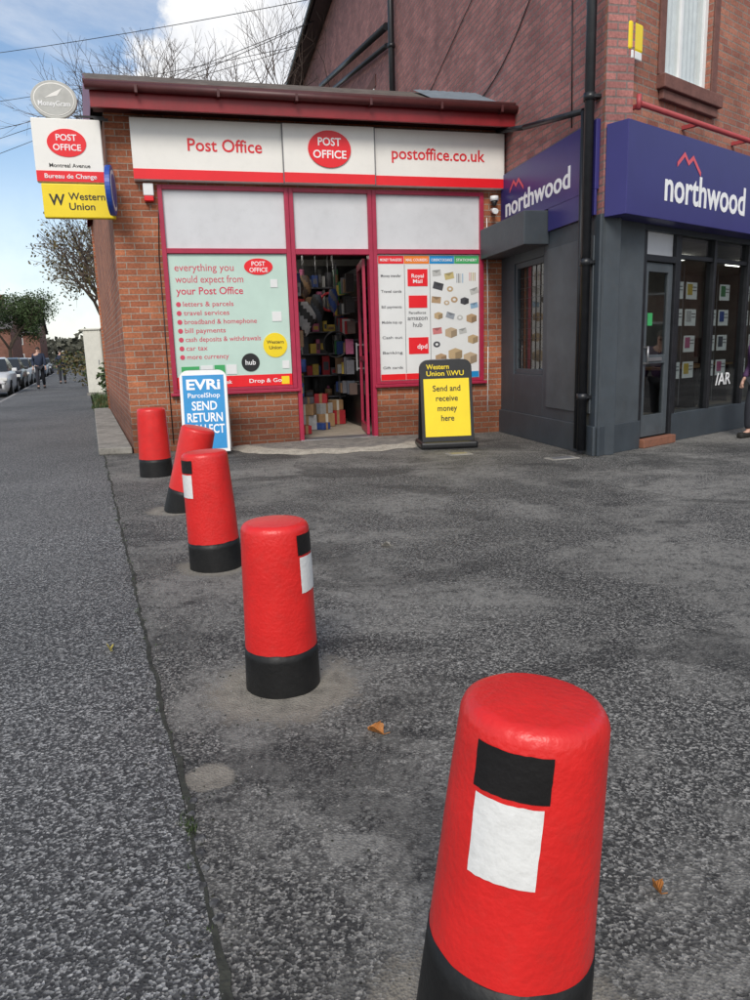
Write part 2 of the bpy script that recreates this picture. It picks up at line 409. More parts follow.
def softpatch(name,col,lo=(.13,.125,.115)):
    m,nt,b=newmat(name); Lk=nt.links; tc=N(nt,'ShaderNodeTexCoord')
    n=N(nt,'ShaderNodeTexNoise',Scale=9,Detail=6,Roughness=.75); Lk.new(tc.outputs['Object'],n.inputs[0])
    n2=N(nt,'ShaderNodeTexNoise',Scale=60,Detail=3,Roughness=.7); Lk.new(tc.outputs['Object'],n2.inputs[0])
    c=ramp(nt,n.outputs[0],.32,.6,lo,col)
    c=mixc(nt,1.0,c,ramp(nt,n2.outputs[0],.3,.7,(.65,.65,.65),(1.25,1.25,1.25)),'MULTIPLY')
    Lk.new(c,b.inputs['Base Color']); b.inputs['Roughness'].default_value=.92
    bp=N(nt,'ShaderNodeBump',Strength=.6,Distance=.008); Lk.new(n2.outputs[0],bp.inputs['Height']); Lk.new(bp.outputs[0],b.inputs['Normal']); return m
M_['patch']=softpatch('worn_concrete_patch',(.26,.24,.21),(.11,.105,.10)); M_['patchl']=softpatch('pale_apron_edge',(.46,.42,.35),(.26,.24,.20))
g=MB(); n=40
def arc(k,i):
    t=math.pi*i/n; return (2.66-k*1.5*math.cos(t)*(1+.03*math.sin(i*1.1)),-.02-k*1.2*math.sin(t)*(1+.05*math.sin(i*1.5)))
rings_=[(1.0,.004),(.90,.03),(.80,.034),(.4,.042)]
for k,z in rings_:
    for i in range(n+1): p_=arc(k,i); g.v.append((p_[0],p_[1],z))
c0=len(g.v); g.v.append((2.66,-.02,.048))
for q in range(3):
    for i in range(n): a=q*(n+1)+i; g.face([a,a+1,a+n+2,a+n+1],('patchl','patchl','patch')[q],True)
for i in range(n): a=3*(n+1)+i; g.face([a,a+1,c0],'patch',True)
struct(g.build('door_ramp',None,FP))
def cover(x,y,w,d,ang,label):
    M=Matrix.Translation((x,y,.0))@Matrix.Rotation(ang,4,'Z')
    t=thing('access_cover',label,'cover',M); g=MB(); g.box(-w,w,-d,d,-.01,.006,'conc'); g.build('surround',t,bevel=.003)
    g=MB(); g.box(-w*.7,w*.7,-d*.7,d*.7,.0062,.010,'metal'); g.build('lid',t,bevel=.002)
cover(.98,8.55,.14,.10,.2,'small pale utility cover set in asphalt'); cover(2.02,7.98,.17,.09,.3,'small pale utility cover beside drainpipe')

# ---------------------------------------------------------------- bollards
def bollard(x,y,H,rb,rt,hb,lean,leandir,panel,label):
    M=Matrix.Translation((x,y,-.02))@Matrix.Rotation(math.radians(lean),4,Vector((-math.sin(leandir),math.cos(leandir),0)))
    t=thing('bollard',label,'bollard',M,'painted bollards along the edge of the forecourt')
    H+=.02; hb+=.02
    R=lambda z: rb+(rt-rb)*z/H
    e=.026; prof=[(R(z),z) for z in [hb+(H-e-hb)*i/10 for i in range(11)]]
    for i in range(1,8):
        a=math.pi/2*i/7; prof.append((R(H)-e+e*math.cos(a),H-e+e*math.sin(a)))
    r0=R(H)-e
    for k in (.8,.6,.4,.2,.05): prof.append((r0*k,H+.006*(1-k*k)))
    s=MB(); s.lathe(prof,'red',n=72,wob=.0022,seed=x); s.build('shaft',t)
    # black foot with hand painted, slightly wavy top edge
    s=MB(); nn=72; zs=[hb*i/6 for i in range(7)]
    for k,z in enumerate(zs):
        for i in range(nn):
            a=2*math.pi*i/nn; zz=z+(.0045*noise.noise(Vector((math.cos(a)*3,math.sin(a)*3,x*7))) if k==6 else 0)
            rr=R(zz)+.0016+.0022*noise.noise(Vector((math.cos(a)*2+x,math.sin(a)*2,zz*5))); s.v.append((rr*math.cos(a),rr*math.sin(a),zz))
    for i in range(nn): s.v.append((s.v[6*nn+i][0]*.97,s.v[6*nn+i][1]*.97,s.v[6*nn+i][2]+.0005))
    for k in range(7):
        for i in range(nn): j=(i+1)%nn; s.face([k*nn+i,k*nn+j,(k+1)*nn+j,(k+1)*nn+i],'black',True)
    s.build('base_band',t)
    if panel is not None:
        for nm,m,z0,z1,w in (('slot_panel','slot',H-.108,H-.036,.118),('notice_panel','white',H-.245,H-.116,.105)):
            s=MB(); nu,nv=14,8
            for j in range(nv+1):
                for i in range(nu+1):
                    z=z0+(z1-z0)*j/nv; z+=.0018*noise.noise(Vector((i*.7,j*.7,x)))
                    jit=.0016*noise.noise(Vector((j*1.9,i,x+3)))/R(z) if i in(0,nu) else 0
                    a=panel+(-.5+i/nu)*w/R(z)+jit
                    rr=R(z)+.0018+.0022*noise.noise(Vector((math.cos(a)*2+x,math.sin(a)*2,z*5)))
                    s.v.append((rr*math.cos(a),rr*math.sin(a),z))
            for j in range(nv):
                for i in range(nu): s.face([j*(nu+1)+i,j*(nu+1)+i+1,(j+1)*(nu+1)+i+1,(j+1)*(nu+1)+i],m,True)
            s.build(nm,t)
    return t
def facing(x,y,off): return math.atan2(-y,-x)+math.radians(off)
D=math.radians
bollard(.185,1.10,.655,.150,.116,.235,5,0,facing(.2,1.1,-15),'red concrete bollard with black slot and white panel')
bollard(-.36,2.60,.615,.136,.120,.155,0,0,facing(-.36,2.6,64),'red concrete bollard with black foot, notice panel turned sideways')
bollard(-.93,4.20,.67,.150,.128,.16,2,D(180),facing(-.93,4.2,-60),'red concrete bollard with white panel, on worn patch')
bollard(-1.53,5.84,.67,.145,.130,.17,14.5,D(0),None,'leaning plain red bollard with black foot')
bollard(-2.24,7.64,.69,.165,.140,.18,0,0,None,'plain red bollard with black foot beside the shop')

# ---------------------------------------------------------------- shop building
shop=thing('shop_building','single storey red brick shop with maroon frames','shop',FP)
g=MB()
for a in ((0,.54,0,4.0),(.54,2.12,0,.74),(3.2,4.75,0,.74),(4.75,5.04,0,4.0),(.54,4.75,3.22,4.0)):
    g.box(a[0],a[1],0,.25,a[2],a[3],'pobrick')
g.build('front_wall',shop)
g=MB(); g.box(-8.2,-.002,0,.25,0,3.98,'pobrick'); g.build('side_wall',shop,FS)
g=MB(); g.box(-.9,5.3,7.9,8.14,0,3.98,'pobrick'); g.build('back_wall',shop)
g=MB()
FL,FR,RL,RR,BL,BR=(-.1,-.36,4.16),(5.03,-.36,4.16),(-.27,1.2,4.80),(5.25,1.2,4.80),(-1.0,8.25,4.80),(5.9,8.25,4.80)
g.poly([FL,FR,RR,RL],'rooff'); g.poly([RL,RR,BR,BL],'rooff')
g.poly([FL,RL,BL,(-1.0,8.25,4.0),(-.1,-.36,4.0)],'redboard'); g.poly([(-1.0,8.25,4.0),BL,BR,(5.9,8.25,4.0)],'redboard')
g.poly([(-.1,-.36,4.0),(5.03,-.36,4.0),(5.03,.0,4.0),(-.1,.0,4.0)],'gutter')
g.build('roof',shop)
g=MB(); g.box(-.1,5.03,-.40,-.362,3.94,4.15,'redboard'); g.build('fascia_board',shop,bevel=.004)
g=MB(); g.cyl((-.14,-.455,4.15),(5.06,-.455,4.13),.05,.05,'gutter',14)
for x in (0.4,1.3,2.2,3.1,4.0,4.8): g.box(x-.015,x+.015,-.51,-.40,4.08,4.16,'gutter')
g.build('gutter',shop)
g=MB(); g.box(-.16,5.05,-.42,-.32,4.195,4.225,'gutter'); g.build('roof_edge',shop,bevel=.005)
g=MB()
for i in range(8):
    x=4.15+i*.12; z0=4.16+(.0+.36)*.410+.012+.006*(i%2); z1=4.16+(1.1+.36)*.410+.02
    g.poly([(x,.0,z0),(x+.115,.0,z0+.006),(x+.115,1.1,z1+.03),(x,1.1,z1+.02)],'lead')
g.build('flashing',shop)
def shopwin(x0,x1,z0,z1):
    g=MB(); f=.055
    g.box(x0,x0+f,-.03,.06,z0,z1,'maroon'); g.box(x1-f,x1,-.03,.06,z0,z1,'maroon')
    g.box(x0+f,x1-f,-.03,.06,z0,z0+.04,'maroon'); g.box(x0+f,x1-f,-.028,.06,2.43,2.49,'maroon'); g.box(x0+f,x1-f,-.03,.06,z1-.05,z1,'maroon')
    w=g.build('window',shop,bevel=.004)
    g=MB(); g.box(x0+f,x1-f,.01,.03,2.49,z1-.05,'panelw'); g.build('top_panel',w,FP)
    g=MB(); g.pane(x0+f,x1-f,.02,z0+.04,2.43,'glassd'); g.box(x0+f,x1-f,.06,.07,z0+.04,2.43,'dark'); g.build('pane',w,FP)
    g=MB(); g.box(x0-.03,x1+.03,-.07,.0,z0-.04,z0-.003,'maroon'); g.build('sill',w,FP,bevel=.005)
shopwin(.54,2.12,.74,3.22); shopwin(3.2,4.75,.74,3.22)
g=MB(); g.box(2.123,2.178,-.035,.10,.04,3.22,'maroon'); g.box(3.142,3.197,-.035,.10,.04,3.22,'maroon'); g.box(2.178,3.142,-.032,.10,2.42,2.49,'maroon'); g.box(2.178,3.142,-.03,.1,3.17,3.22,'maroon')
df=g.build('door_frame',shop,bevel=.004)
g=MB(); g.box(2.178,3.142,.01,.03,2.49,3.17,'panelw'); g.build('top_panel',df,FP)
g=MB(); g.box(2.13,3.19,-.05,.26,0.0,.05,'metal'); g.build('threshold',shop,bevel=.005)
Md=FP@Matrix.Translation((3.10,.12,.06))@Matrix.Rotation(math.radians(81),4,'Z')
g=MB(); w=.92
g.box(0,w,-.02,.02,0,.12,'maroon'); g.box(0,.08,-.02,.02,.12,2.33,'maroon'); g.box(w-.08,w,-.02,.02,.12,2.33,'maroon'); g.box(.08,w-.08,-.02,.02,2.23,2.33,'maroon'); g.box(.08,w-.08,-.018,.018,1.0,1.06,'maroon')
door=g.build('door',shop,Md,bevel=.003)
g=MB(); g.pane(.08,w-.08,0,.12,2.23,'glass'); g.build('pane',door,Md)
g=MB(); g.box(w-.06,w-.04,.05,.07,.85,1.25,'metal'); g.box(w-.06,w-.04,.02,.05,.87,.89,'metal'); g.box(w-.06,w-.04,.02,.05,1.21,1.23,'metal'); g.build('handle',door,Md)
g=MB(); x0,x1,d=1.2,4.4,3.3
g.poly([(x0,.255,.045),(x1,.255,.045),(x1,d,.045),(x0,d,.045)],'floor'); g.poly([(x0,.255,2.75),(x1,.255,2.75),(x1,d,2.75),(x0,d,2.75)],'room')
g.poly([(x0,d,.045),(x1,d,.045),(x1,d,2.75),(x0,d,2.75)],'room'); g.poly([(x0,.255,.045),(x0,d,.045),(x0,d,2.75),(x0,.255,2.75)],'room'); g.poly([(x1,.255,.045),(x1,d,.045),(x1,d,2.75),(x1,.255,2.75)],'room')
g.build('interior',shop)
for a in ((2.35,2.9,1.2,1.35),(2.2,2.7,2.0,2.12)):
    g=MB(); g.box(*a,2.68,2.74,'lamp'); g.build('ceiling_lamp',shop)
r=random.Random(3)
def goodsbox(g,x,y,z,w,dd,h):
    m=r.choice(gmerch); t=r.random()
    if t<.25: g.cyl((x+w/2,y+dd/2,z),(x+w/2,y+dd/2,z+h),w*.45,w*.45,m,12)
    elif t<.4: g.cyl((x+w/2,y+dd/2,z),(x+w/2,y+dd/2,z+h*.7),w*.42,w*.42,m,10); g.cyl((x+w/2,y+dd/2,z+h*.7),(x+w/2,y+dd/2,z+h),w*.18,w*.14,r.choice(gmerch),8)
    else:
        g.box(x,x+w*.93,y,y+dd,z,z+h,m)
        if t<.8: g.box(x+w*.12,x+w*.8,y-.003,y-.001,z+h*.25,z+h*.7,r.choice(gmerch))
sh=thing('shelving_unit','metal shop shelving filled with assorted goods','shelving',FP,at=(2.6,2.9,.05))
g=MB(); zs=(.45,.80,1.15,1.5,1.85,2.2)
for z in zs: g.box(1.4,4.2,2.45,2.9,z,z+.02,gmerch[8])
for x in (1.4,2.3,3.2,4.17): g.box(x,x+.03,2.43,2.448,.05,2.6,gmerch[8])
g.box(1.4,4.2,2.91,2.93,.05,2.6,'blackp')
g.build('shelf',sh,FP)
g=MB()
for z in zs:
    x=1.45
    while x<4.1:
        w=r.uniform(.04,.15); h=r.uniform(.1,.32)
        if r.random()<.93: goodsbox(g,x,2.40+r.random()*.12,z+.022,w,.2,h)
        x+=w+.006
stuff(g.build('goods',sh,FP))
sh=thing('display_rack','dark display rack with assorted toys and packets','rack',FP,at=(2.0,1.6,.05))
g=MB(); g.box(1.65,1.7,.8,2.3,.05,2.3,'blackp')
for z in (.55,.9,1.25,1.6,1.95): g.box(1.7,2.28,.8,2.3,z,z+.02,'blackp')
g.build('shelf',sh,FP)
g=MB()
for z in (.572,.922,1.272,1.622,1.972):
    for xx in (1.75,1.95,2.12,2.24):
        y=.82
        while y<2.2:
            w=r.uniform(.05,.15); goodsbox(g,xx+r.random()*.04,y,z,r.uniform(.08,.15),w*.9,r.uniform(.12,.32)); y+=w+.01
stuff(g.build('goods',sh,FP))
sh=thing('display_rack','peg rack with hanging coloured packets beside door','rack',FP,at=(3.4,1.7,.05))
g=MB(); g.box(3.30,3.33,1.15,2.35,.05,2.4,'blackp'); g.build('panel',sh,FP)
g=MB()
for i in range(6):
    for j in range(7):
        y=1.2+j*.16; z=.55+i*.3
        if r.random()<.9:
            h=r.uniform(.14,.26); g.box(3.10,3.22,y,y+.03,z,z+h,r.choice(gmerch)); g.box(3.2,3.30,y+.01,y+.016,z+h-.02,z+h-.014,'metal')
stuff(g.build('goods',sh,FP))
def parcel(x,y,z,w,dd,h,m,ang=0):
    M=FP@Matrix.Translation((x,y,z))@Matrix.Rotation(ang,4,'Z')
    t=thing('parcel_box','cardboard or wrapped parcel box stacked inside doorway','box',M,'parcels stacked inside the shop doorway')
    g=MB(); g.box(-w/2,w/2,-dd/2,dd/2,0,h,m); g.build('carton',t,bevel=.006)
    g=MB(); g.box(-.022,.022,-dd/2-.002,dd/2+.002,-.0,h+.002,'brown' if m!='brown' else 'cream'); g.build('tape',t)
for a in ((2.42,1.35,.05,.30,.3,.22,gmerch[3],.1),(2.44,1.33,.272,.28,.28,.16,'brown',-.35),(2.43,1.36,.434,.22,.2,.10,gmerch[8],.5),(2.76,1.7,.05,.28,.3,.20,'brown',.3),(2.75,1.72,.252,.26,.26,.16,gmerch[3],.6),(2.76,1.72,.414,.20,.2,.14,gmerch[0],-.3),(2.48,2.05,.05,.3,.3,.3,gmerch[0],0),(3.02,2.02,.05,.26,.3,.22,gmerch[0],.2),(2.3,.75,.05,.16,.2,.12,gmerch[0],.3),(3.02,2.03,.272,.22,.22,.16,'brown',.4),(2.66,1.25,.05,.17,.2,.10,gmerch[1],.7)): parcel(*a)
g=MB(); g.torus((2.98,1.9,1.95),.13,.02,gmerch[0]); g.cyl((2.98,1.9,2.1),(2.98,1.9,2.74),.003,.003,'metal',5); tag(g.build('toy_hoop',None,FP),'red ring toy hanging inside the shop','toy')
g=MB(); g.torus((2.98,1.5,1.3),.19,.014,'blackp'); g.cyl((2.98,1.5,1.5),(2.98,1.5,2.74),.003,.003,'metal',5); tag(g.build('toy_hoop',None,FP),'black ring hanging inside the shop doorway','toy')
def clothbag(x,y,z0,h,R_,ma,mb,label):
    g=MB(); nn=18
    for k in range(11):
        f=k/10; z=z0+h*f
        for i in range(nn):
            t=2*math.pi*i/nn; rr=R_*math.sin(math.pi*min(1,.12+.88*(1-f)))**.7*(1+.3*noise.noise(Vector((math.cos(t)*1.5+x,math.sin(t)*1.5,z*5))))+.008
            g.v.append((x+rr*math.cos(t),y+.6*rr*math.sin(t),z))
    for k in range(10):
        for i in range(nn): j=(i+1)%nn; g.face([k*nn+i,k*nn+j,(k+1)*nn+j,(k+1)*nn+i],ma if (i+k)%7<4 else mb,True)
    g.cyl((x,y,z0+h*.96),(x,y,2.74),.003,.003,'metal',5)
    tag(g.build('hanging_bag',None,FP),label,'bag','soft goods hanging inside the shop doorway')
clothbag(2.48,1.3,1.42,.50,.14,gmerch[3],gmerch[4],'pale and black soft bag hanging inside the doorway')
clothbag(2.72,1.55,1.62,.42,.10,gmerch[9],gmerch[4],'dark soft bag hanging inside the doorway')
clothbag(2.90,1.2,1.75,.34,.07,gmerch[1],gmerch[8],'small blue grey bag hanging inside the doorway')
clothbag(2.34,1.0,1.95,.30,.08,gmerch[10],gmerch[11],'small dark bag hanging inside the doorway')
clothbag(2.60,1.9,2.0,.35,.10,gmerch[11],gmerch[5],'brown soft bag hanging inside the doorway')
g=MB(); g.prism([(-8.3,-.34),(-.1,-.42),(.0,-.02),(-8.3,-.004)],0,.09,'conc'); tag(g.build('concrete_step',None,FS,bevel=.015),'low worn concrete plinth along brick side wall','step')
# ---------------------------------------------------------------- shop fascia sign
sg=thing('shop_sign','long white and red fascia sign over the shop','sign',FP,at=(2.6,-.1,3.3))
for nm,x0,x1,y0 in (('panel',.29,2.058,-.13),('panel',2.062,3.218,-.16),('panel',3.222,5.0,-.13)):
    g=MB(); g.box(x0,x1,y0,-.004,3.25,3.93,'signw'); g.build(nm,sg,FP,bevel=.004)
    g=MB(); g.box(x0,x1,y0-.004,y0-.001,3.255,3.37,'signr'); g.build('stripe',sg,FP)
for x in (2.054,3.214):
    g=MB(); g.box(x,x+.012,-.164,-.13,3.25,3.93,'greytext'); g.build('joint_trim',sg,FP)
g=MB(); g.ellipse(2.64,3.65,.27,.215,-.176,-.162,'signr'); g.build('oval_badge',sg,FP)
lettering('lettering',sg,FP,[('POST',2.64,3.69,.13,'C',.29,.015),('OFFICE',2.64,3.545,.13,'C',.42,.015)],-.178,'whitet')
lettering('lettering',sg,FP,[('Post Office',.93,3.585,.20,'L',.88,.012),('postoffice.co.uk',3.45,3.575,.20,'L',1.27,.012)],-.133,'redtext')
# posters
p=thing('window_poster','pale mint services poster with red lettering in window','poster',FP,at=(1.35,0,.78))
g=MB(); g.box(.60,2.06,.004,.016,.785,2.425,'mint'); g.build('sheet',p,FP)
lettering('lettering',p,FP,[('everything you',.67,2.225,.125,'L',.72,0),('would expect from',.67,2.085,.125,'L',.83,0),('your Post Office',.67,1.945,.125,'L',.82,.012)]
 +[(s,.74,1.80-i*.108,.085,'L',wd_,.004) for i,(s,wd_) in enumerate((('letters & parcels',.62),('travel services',.56),('broadband & homephone',.90),('bill payments',.50),('cash deposits & withdrawals',.94),('car tax',.26),('more currency',.52)))],.003,'pinktext')
for i in range(7):
    g=MB(); g.ellipse(.685,1.825-i*.108,.03,.03,.0,.003,'pinktext',16); g.build('bullet_mark',p,FP)
g=MB(); g.box(.60,2.06,-.001,.003,.785,.93,'signr'); g.build('stripe',p,FP)
g=MB(); g.ellipse(1.70,2.275,.18,.10,-.003,.003,'signr'); g.build('oval_badge',p,FP)
lettering('lettering',p,FP,[('POST',1.70,2.285,.075,'C',.17,.01),('OFFICE',1.70,2.21,.075,'C',.23,.01),('open 7 days a week',.68,.83,.07,'L',.6,.01),('Drop & Go',1.5,.83,.07,'L',.42,.01)],-.004,'whitet')
g=MB(); g.ellipse(1.86,1.30,.155,.155,-.004,.003,'yellow'); g.build('round_sticker',p,FP)
lettering('lettering',p,FP,[('Western',1.86,1.32,.06,'C',.22,.01),('Union',1.86,1.25,.06,'C',.16,.01)],-.005,'blackt')
g=MB(); g.ellipse(1.53,1.09,.115,.115,-.004,.003,'blackp'); g.build('round_sticker',p,FP)
lettering('lettering',p,FP,[('hub',1.53,1.06,.09,'C',.13,.01)],-.005,'whitet')
for a in ((.66,.88,.96,1.06,'green'),(.90,1.05,.95,1.07,'postw'),(1.07,1.2,.95,1.07,'green'),(1.22,1.35,.95,1.07,'postw'),(.68,.80,.98,1.0,'whitet'),(1.84,1.93,2.02,2.12,'postw'),(1.84,1.96,1.60,1.72,'postw'),(1.94,2.03,1.0,1.1,'postw'),(1.92,2.02,.80,.9,'yellow')):
    g=MB(); y0=-.0035 if a[0]!=.68 else -.0055; g.box(a[0],a[1],y0,.0025 if a[0]!=.68 else -.0036,a[2],a[3],a[4]); g.build('small_sticker',p,FP)
p=thing('window_poster','white services and stationery poster with product pictures','poster',FP,at=(3.97,0,.78))
g=MB(); g.box(3.26,4.69,.004,.016,.785,2.425,'postw'); g.build('sheet',p,FP)
for i,m in enumerate(('signr','orange','blue','green')):
    g=MB(); g.box(3.27+i*.355,3.62+i*.355,.0,.003,2.31,2.41,m); g.build('header_band',p,FP)
    g=MB(); g.box(3.27+i*.355,3.62+i*.355,.0,.003,.79,.87,('signr','signr','orange','blue')[i]); g.build('footer_band',p,FP)
for x in (3.625,3.98): g=MB(); g.box(x,x+.006,.001,.0035,.88,2.3,'greytext'); g.build('divider_line',p,FP)
lettering('lettering',p,FP,[(s,3.445+i*.355,2.34,.05,'C',.30,.008) for i,s in enumerate(('MONEY TRANSFERS','MAIL COURIERS','CURRENCY EXCHANGE','STATIONERY'))]+[('dpd',3.86,1.20,.09,'C',.14,.01),('Royal',3.81,2.13,.07,'C',.17,.01),('Mail',3.81,2.06,.07,'C',.13,.01)],-.002,'whitet')
lettering('lettering',p,FP,[(s,3.30,2.14-i*.2,.05,'L',.28,.004) for i,s in enumerate(('Money transfer','Travel cards','Bill payments','Mobile top up','Cash out','Banking','Gift cards'))]
 +[('amazon',3.80,1.58,.085,'C',.28,.006),('hub',3.80,1.49,.085,'C',.13,.006),('Parcelforce',3.80,1.66,.05,'C',.24,.004)],.001,'greytext')
for a in ((3.67,3.95,.0,2.02,2.24),(3.68,3.94,-.001,1.74,1.90),(3.67,3.95,.0,1.13,1.35)):
    g=MB(); g.box(a[0],a[1],a[2],.003,a[3],a[4],'signr'); g.build('logo_panel',p,FP)
r=random.Random(14)
cols=[(.45,.30,.17),(.5,.36,.2),(.30,.33,.37),(.06,.06,.07),(.5,.5,.48),(.25,.4,.55),(.6,.2,.2),(.5,.38,.25),(.55,.45,.2)]
pm=[(mat('print_light',c,.6,.05,5),mat('print_shade',tuple(k*.6 for k in c),.6,.05,5)) for c in cols]
def pic(kind,x,z,s,ci,a=0):
    m,m2=pm[ci]; g=MB()
    if kind=='box':
        b=[(x-s,.002,z),(x,.002,z-s*.35),(x+s,.002,z),(x+s,.002,z+s),(x,.002,z+s*1.35),(x-s,.002,z+s),(x,.002,z+s*.7)]
        g.v+=b; g.face([0,1,6,5],m); g.face([1,2,3,6],m2); g.face([5,6,3,4],m)
    elif kind=='roll':
        g.ellipse(x,z,s,s*.8,.0015,.0035,m,16); g.ellipse(x,z,s*.45,s*.35,.0008,.0014,'postw',12)
    elif kind=='pens':
        for k in range(4): g.box(x-s+k*s*.5,x-s+k*s*.5+s*.22,.0015,.0035,z-s*1.1,z+s*1.1,pm[(ci+k)%9][0])
    else:
        w,h=s*1.1,s*.7
        g.poly([(x+dx*math.cos(a)-dz*math.sin(a),.002,z+dx*math.sin(a)+dz*math.cos(a)) for dx,dz in ((-w,-h),(w,-h),(w,h),(-w,h))],m)
        g.poly([(x+dx*math.cos(a)-dz*math.sin(a),.0012,z+dx*math.sin(a)+dz*math.cos(a)) for dx,dz in ((-w,h),(0,0),(w,h))],m2)
    g.build('product_picture',p,FP,fix=False)
for a in (('card',4.08,2.19,.055,4,.1),('card',4.10,2.02,.065,3,-.25),('card',4.26,2.15,.06,8,.2),('roll',4.27,1.98,.045,1),('pens',4.42,2.12,.055,2),('pens',4.60,2.14,.05,6),('card',4.62,1.95,.055,4,.3),
 ('card',4.07,1.84,.06,0,-.1),('roll',4.22,1.80,.04,7),('roll',4.33,1.84,.05,0),('box',4.48,1.79,.06,3),('card',4.62,1.76,.05,5,.2),
 ('box',4.10,1.60,.06,1),('card',4.27,1.63,.055,2,-.3),('roll',4.41,1.60,.045,4),('box',4.58,1.55,.075,0),
 ('card',4.08,1.43,.06,6,.1),('box',4.28,1.36,.085,7),('card',4.45,1.42,.05,4,.2),('box',4.60,1.27,.075,1),
 ('roll',4.07,1.25,.05,3),('box',4.13,1.02,.08,0),('box',4.34,1.06,.10,1),('box',4.56,1.0,.10,7),('card',4.08,.93,.04,4,0)): pic(*a)
# ---------------------------------------------------------------- bracket signs
b=thing('projecting_sign','white and red projecting shop sign on wall bracket','sign',FP,at=(-.02,-.12,3.2))
Mb=FP@Matrix.Translation((0,-.12,0))
g=MB(); g.box(-.77,-.03,-.05,.05,3.19,3.87,'signw'); g.build('panel',b,Mb,bevel=.012)
g=MB(); g.box(-.765,-.035,-.054,-.0505,3.195,3.31,'signr'); g.build('stripe',b,Mb)
g=MB(); g.ellipse(-.41,3.61,.21,.15,-.056,-.0505,'signr'); g.build('oval_badge',b,Mb)
lettering('lettering',b,Mb,[('POST',-.41,3.635,.095,'C',.22,.012),('OFFICE',-.41,3.53,.095,'C',.30,.012),('Bureau de Change',-.40,3.23,.07,'C',.56,.008)],-.057,'whitet')
lettering('lettering',b,Mb,[('Montreal Avenue',-.40,3.35,.06,'C',.44,.006)],-.052,'blackt')
g=MB(); g.box(-.1,.06,-.01,.01,3.875,3.90,'blackiron'); g.box(-.06,.06,.051,.10,3.3,3.34,'blackiron'); g.build('bracket',b,Mb)
b=thing('projecting_sign','yellow money transfer sign below the white sign','sign',FP,at=(-.02,-.12,2.8))
g=MB(); g.box(-.73,.05,-.055,.045,2.80,3.175,'yellow'); g.build('panel',b,Mb,bevel=.012)
lettering('lettering',b,Mb,[('W',-.66,2.94,.17,'L',.17,.02),('Western',-.45,3.0,.11,'L',.40,.012),('Union',-.45,2.89,.11,'L',.28,.012)],-.0565,'blackt')
g=MB(); g.box(.051,.08,-.01,.12,2.95,3.0,'blackiron'); g.build('bracket',b,Mb)
b=thing('round_sign','dull silver round money transfer sign on a bracket','sign',FP,at=(-.5,-.12,4.1))
g=MB(); g.ellipse(-.50,4.07,.245,.20,-.03,.03,'dimsil'); g.build('disc',b,Mb,bevel=.006)
g=MB(); g.ellipse(-.50,4.07,.215,.172,-.034,-.031,'signw'); g.ellipse(-.50,4.07,.205,.162,-.036,-.0345,'dimsil')
g.poly([(-.60,-.038,4.08),(-.46,-.038,4.11),(-.40,-.038,4.19),(-.52,-.038,4.13)],'signw'); g.build('ring',b,Mb)
lettering('lettering',b,Mb,[('MoneyGram',-.50,4.0,.075,'C',.34,.008)],-.038,'whitet')
g=MB(); g.box(-.30,.02,-.01,.01,3.90,3.92,'blackiron'); g.build('bracket',b,Mb)
b=thing('round_sign','blue round sign projecting edge-on from the wall','sign',FP,at=(.12,-.25,3.0))
Mr=FP@Matrix.Translation((.03,-.32,3.08))@Matrix.Rotation(math.radians(86),4,'Z')
g=MB(); g.ellipse(0,0,.27,.27,-.03,.03,'navyb'); g.build('disc',b,Mr,bevel=.005)
g=MB(); g.ellipse(0,0,.22,.22,-.034,-.031,'whitet'); g.ellipse(0,0,.18,.18,-.037,-.0345,'navyb'); g.build('ring',b,Mr)
g=MB(); g.box(.26,.33,-.01,.01,.12,.15,'blackiron'); g.build('bracket',b,Mr)
b=thing('alarm_box','small white and red alarm box on brick pier','alarm',FP,at=(.46,-.05,3.1))
g=MB(); g.box(.38,.50,-.09,-.002,3.08,3.22,'upvc'); g.build('housing',b,FP,bevel=.01)
g=MB(); g.box(.385,.495,-.092,-.01,3.02,3.077,'signr'); g.build('strobe',b,FP,bevel=.008)
b=thing('security_camera','small white dome security camera under fascia sign','camera',FP,at=(4.87,-.1,3.0))
g=MB(); g.cyl((4.87,-.1,3.16),(4.87,-.1,3.10),.055,.055,'upvc',18); g.box(4.85,4.89,-.1,-.001,3.13,3.16,'upvc'); g.build('housing',b,FP)
g=MB(); g.cyl((4.87,-.1,3.10),(4.87,-.1,3.04),.048,.02,'blackp',18); g.build('lens_dome',b,FP)
b=thing('security_camera','small bullet camera on brick pier','camera',FP,at=(4.87,-.1,2.8))
g=MB(); g.cyl((4.84,-.22,2.95),(4.88,-.04,2.99),.035,.035,'upvc',14); g.cyl((4.88,-.04,2.99),(4.88,-.001,3.0),.02,.03,'upvc',10); g.build('housing',b,FP)
g=MB(); g.path([(.56,-.012,3.22),(.50,-.012,2.4),(.49,-.012,.1)],.006,'blackp',5); g.path([(4.80,-.012,2.9),(4.82,-.012,1.2),(4.81,-.012,.3)],.006,'upvc',5); tag(g.build('wall_cable',None,FP),'thin cables clipped to the shop brickwork','cable')

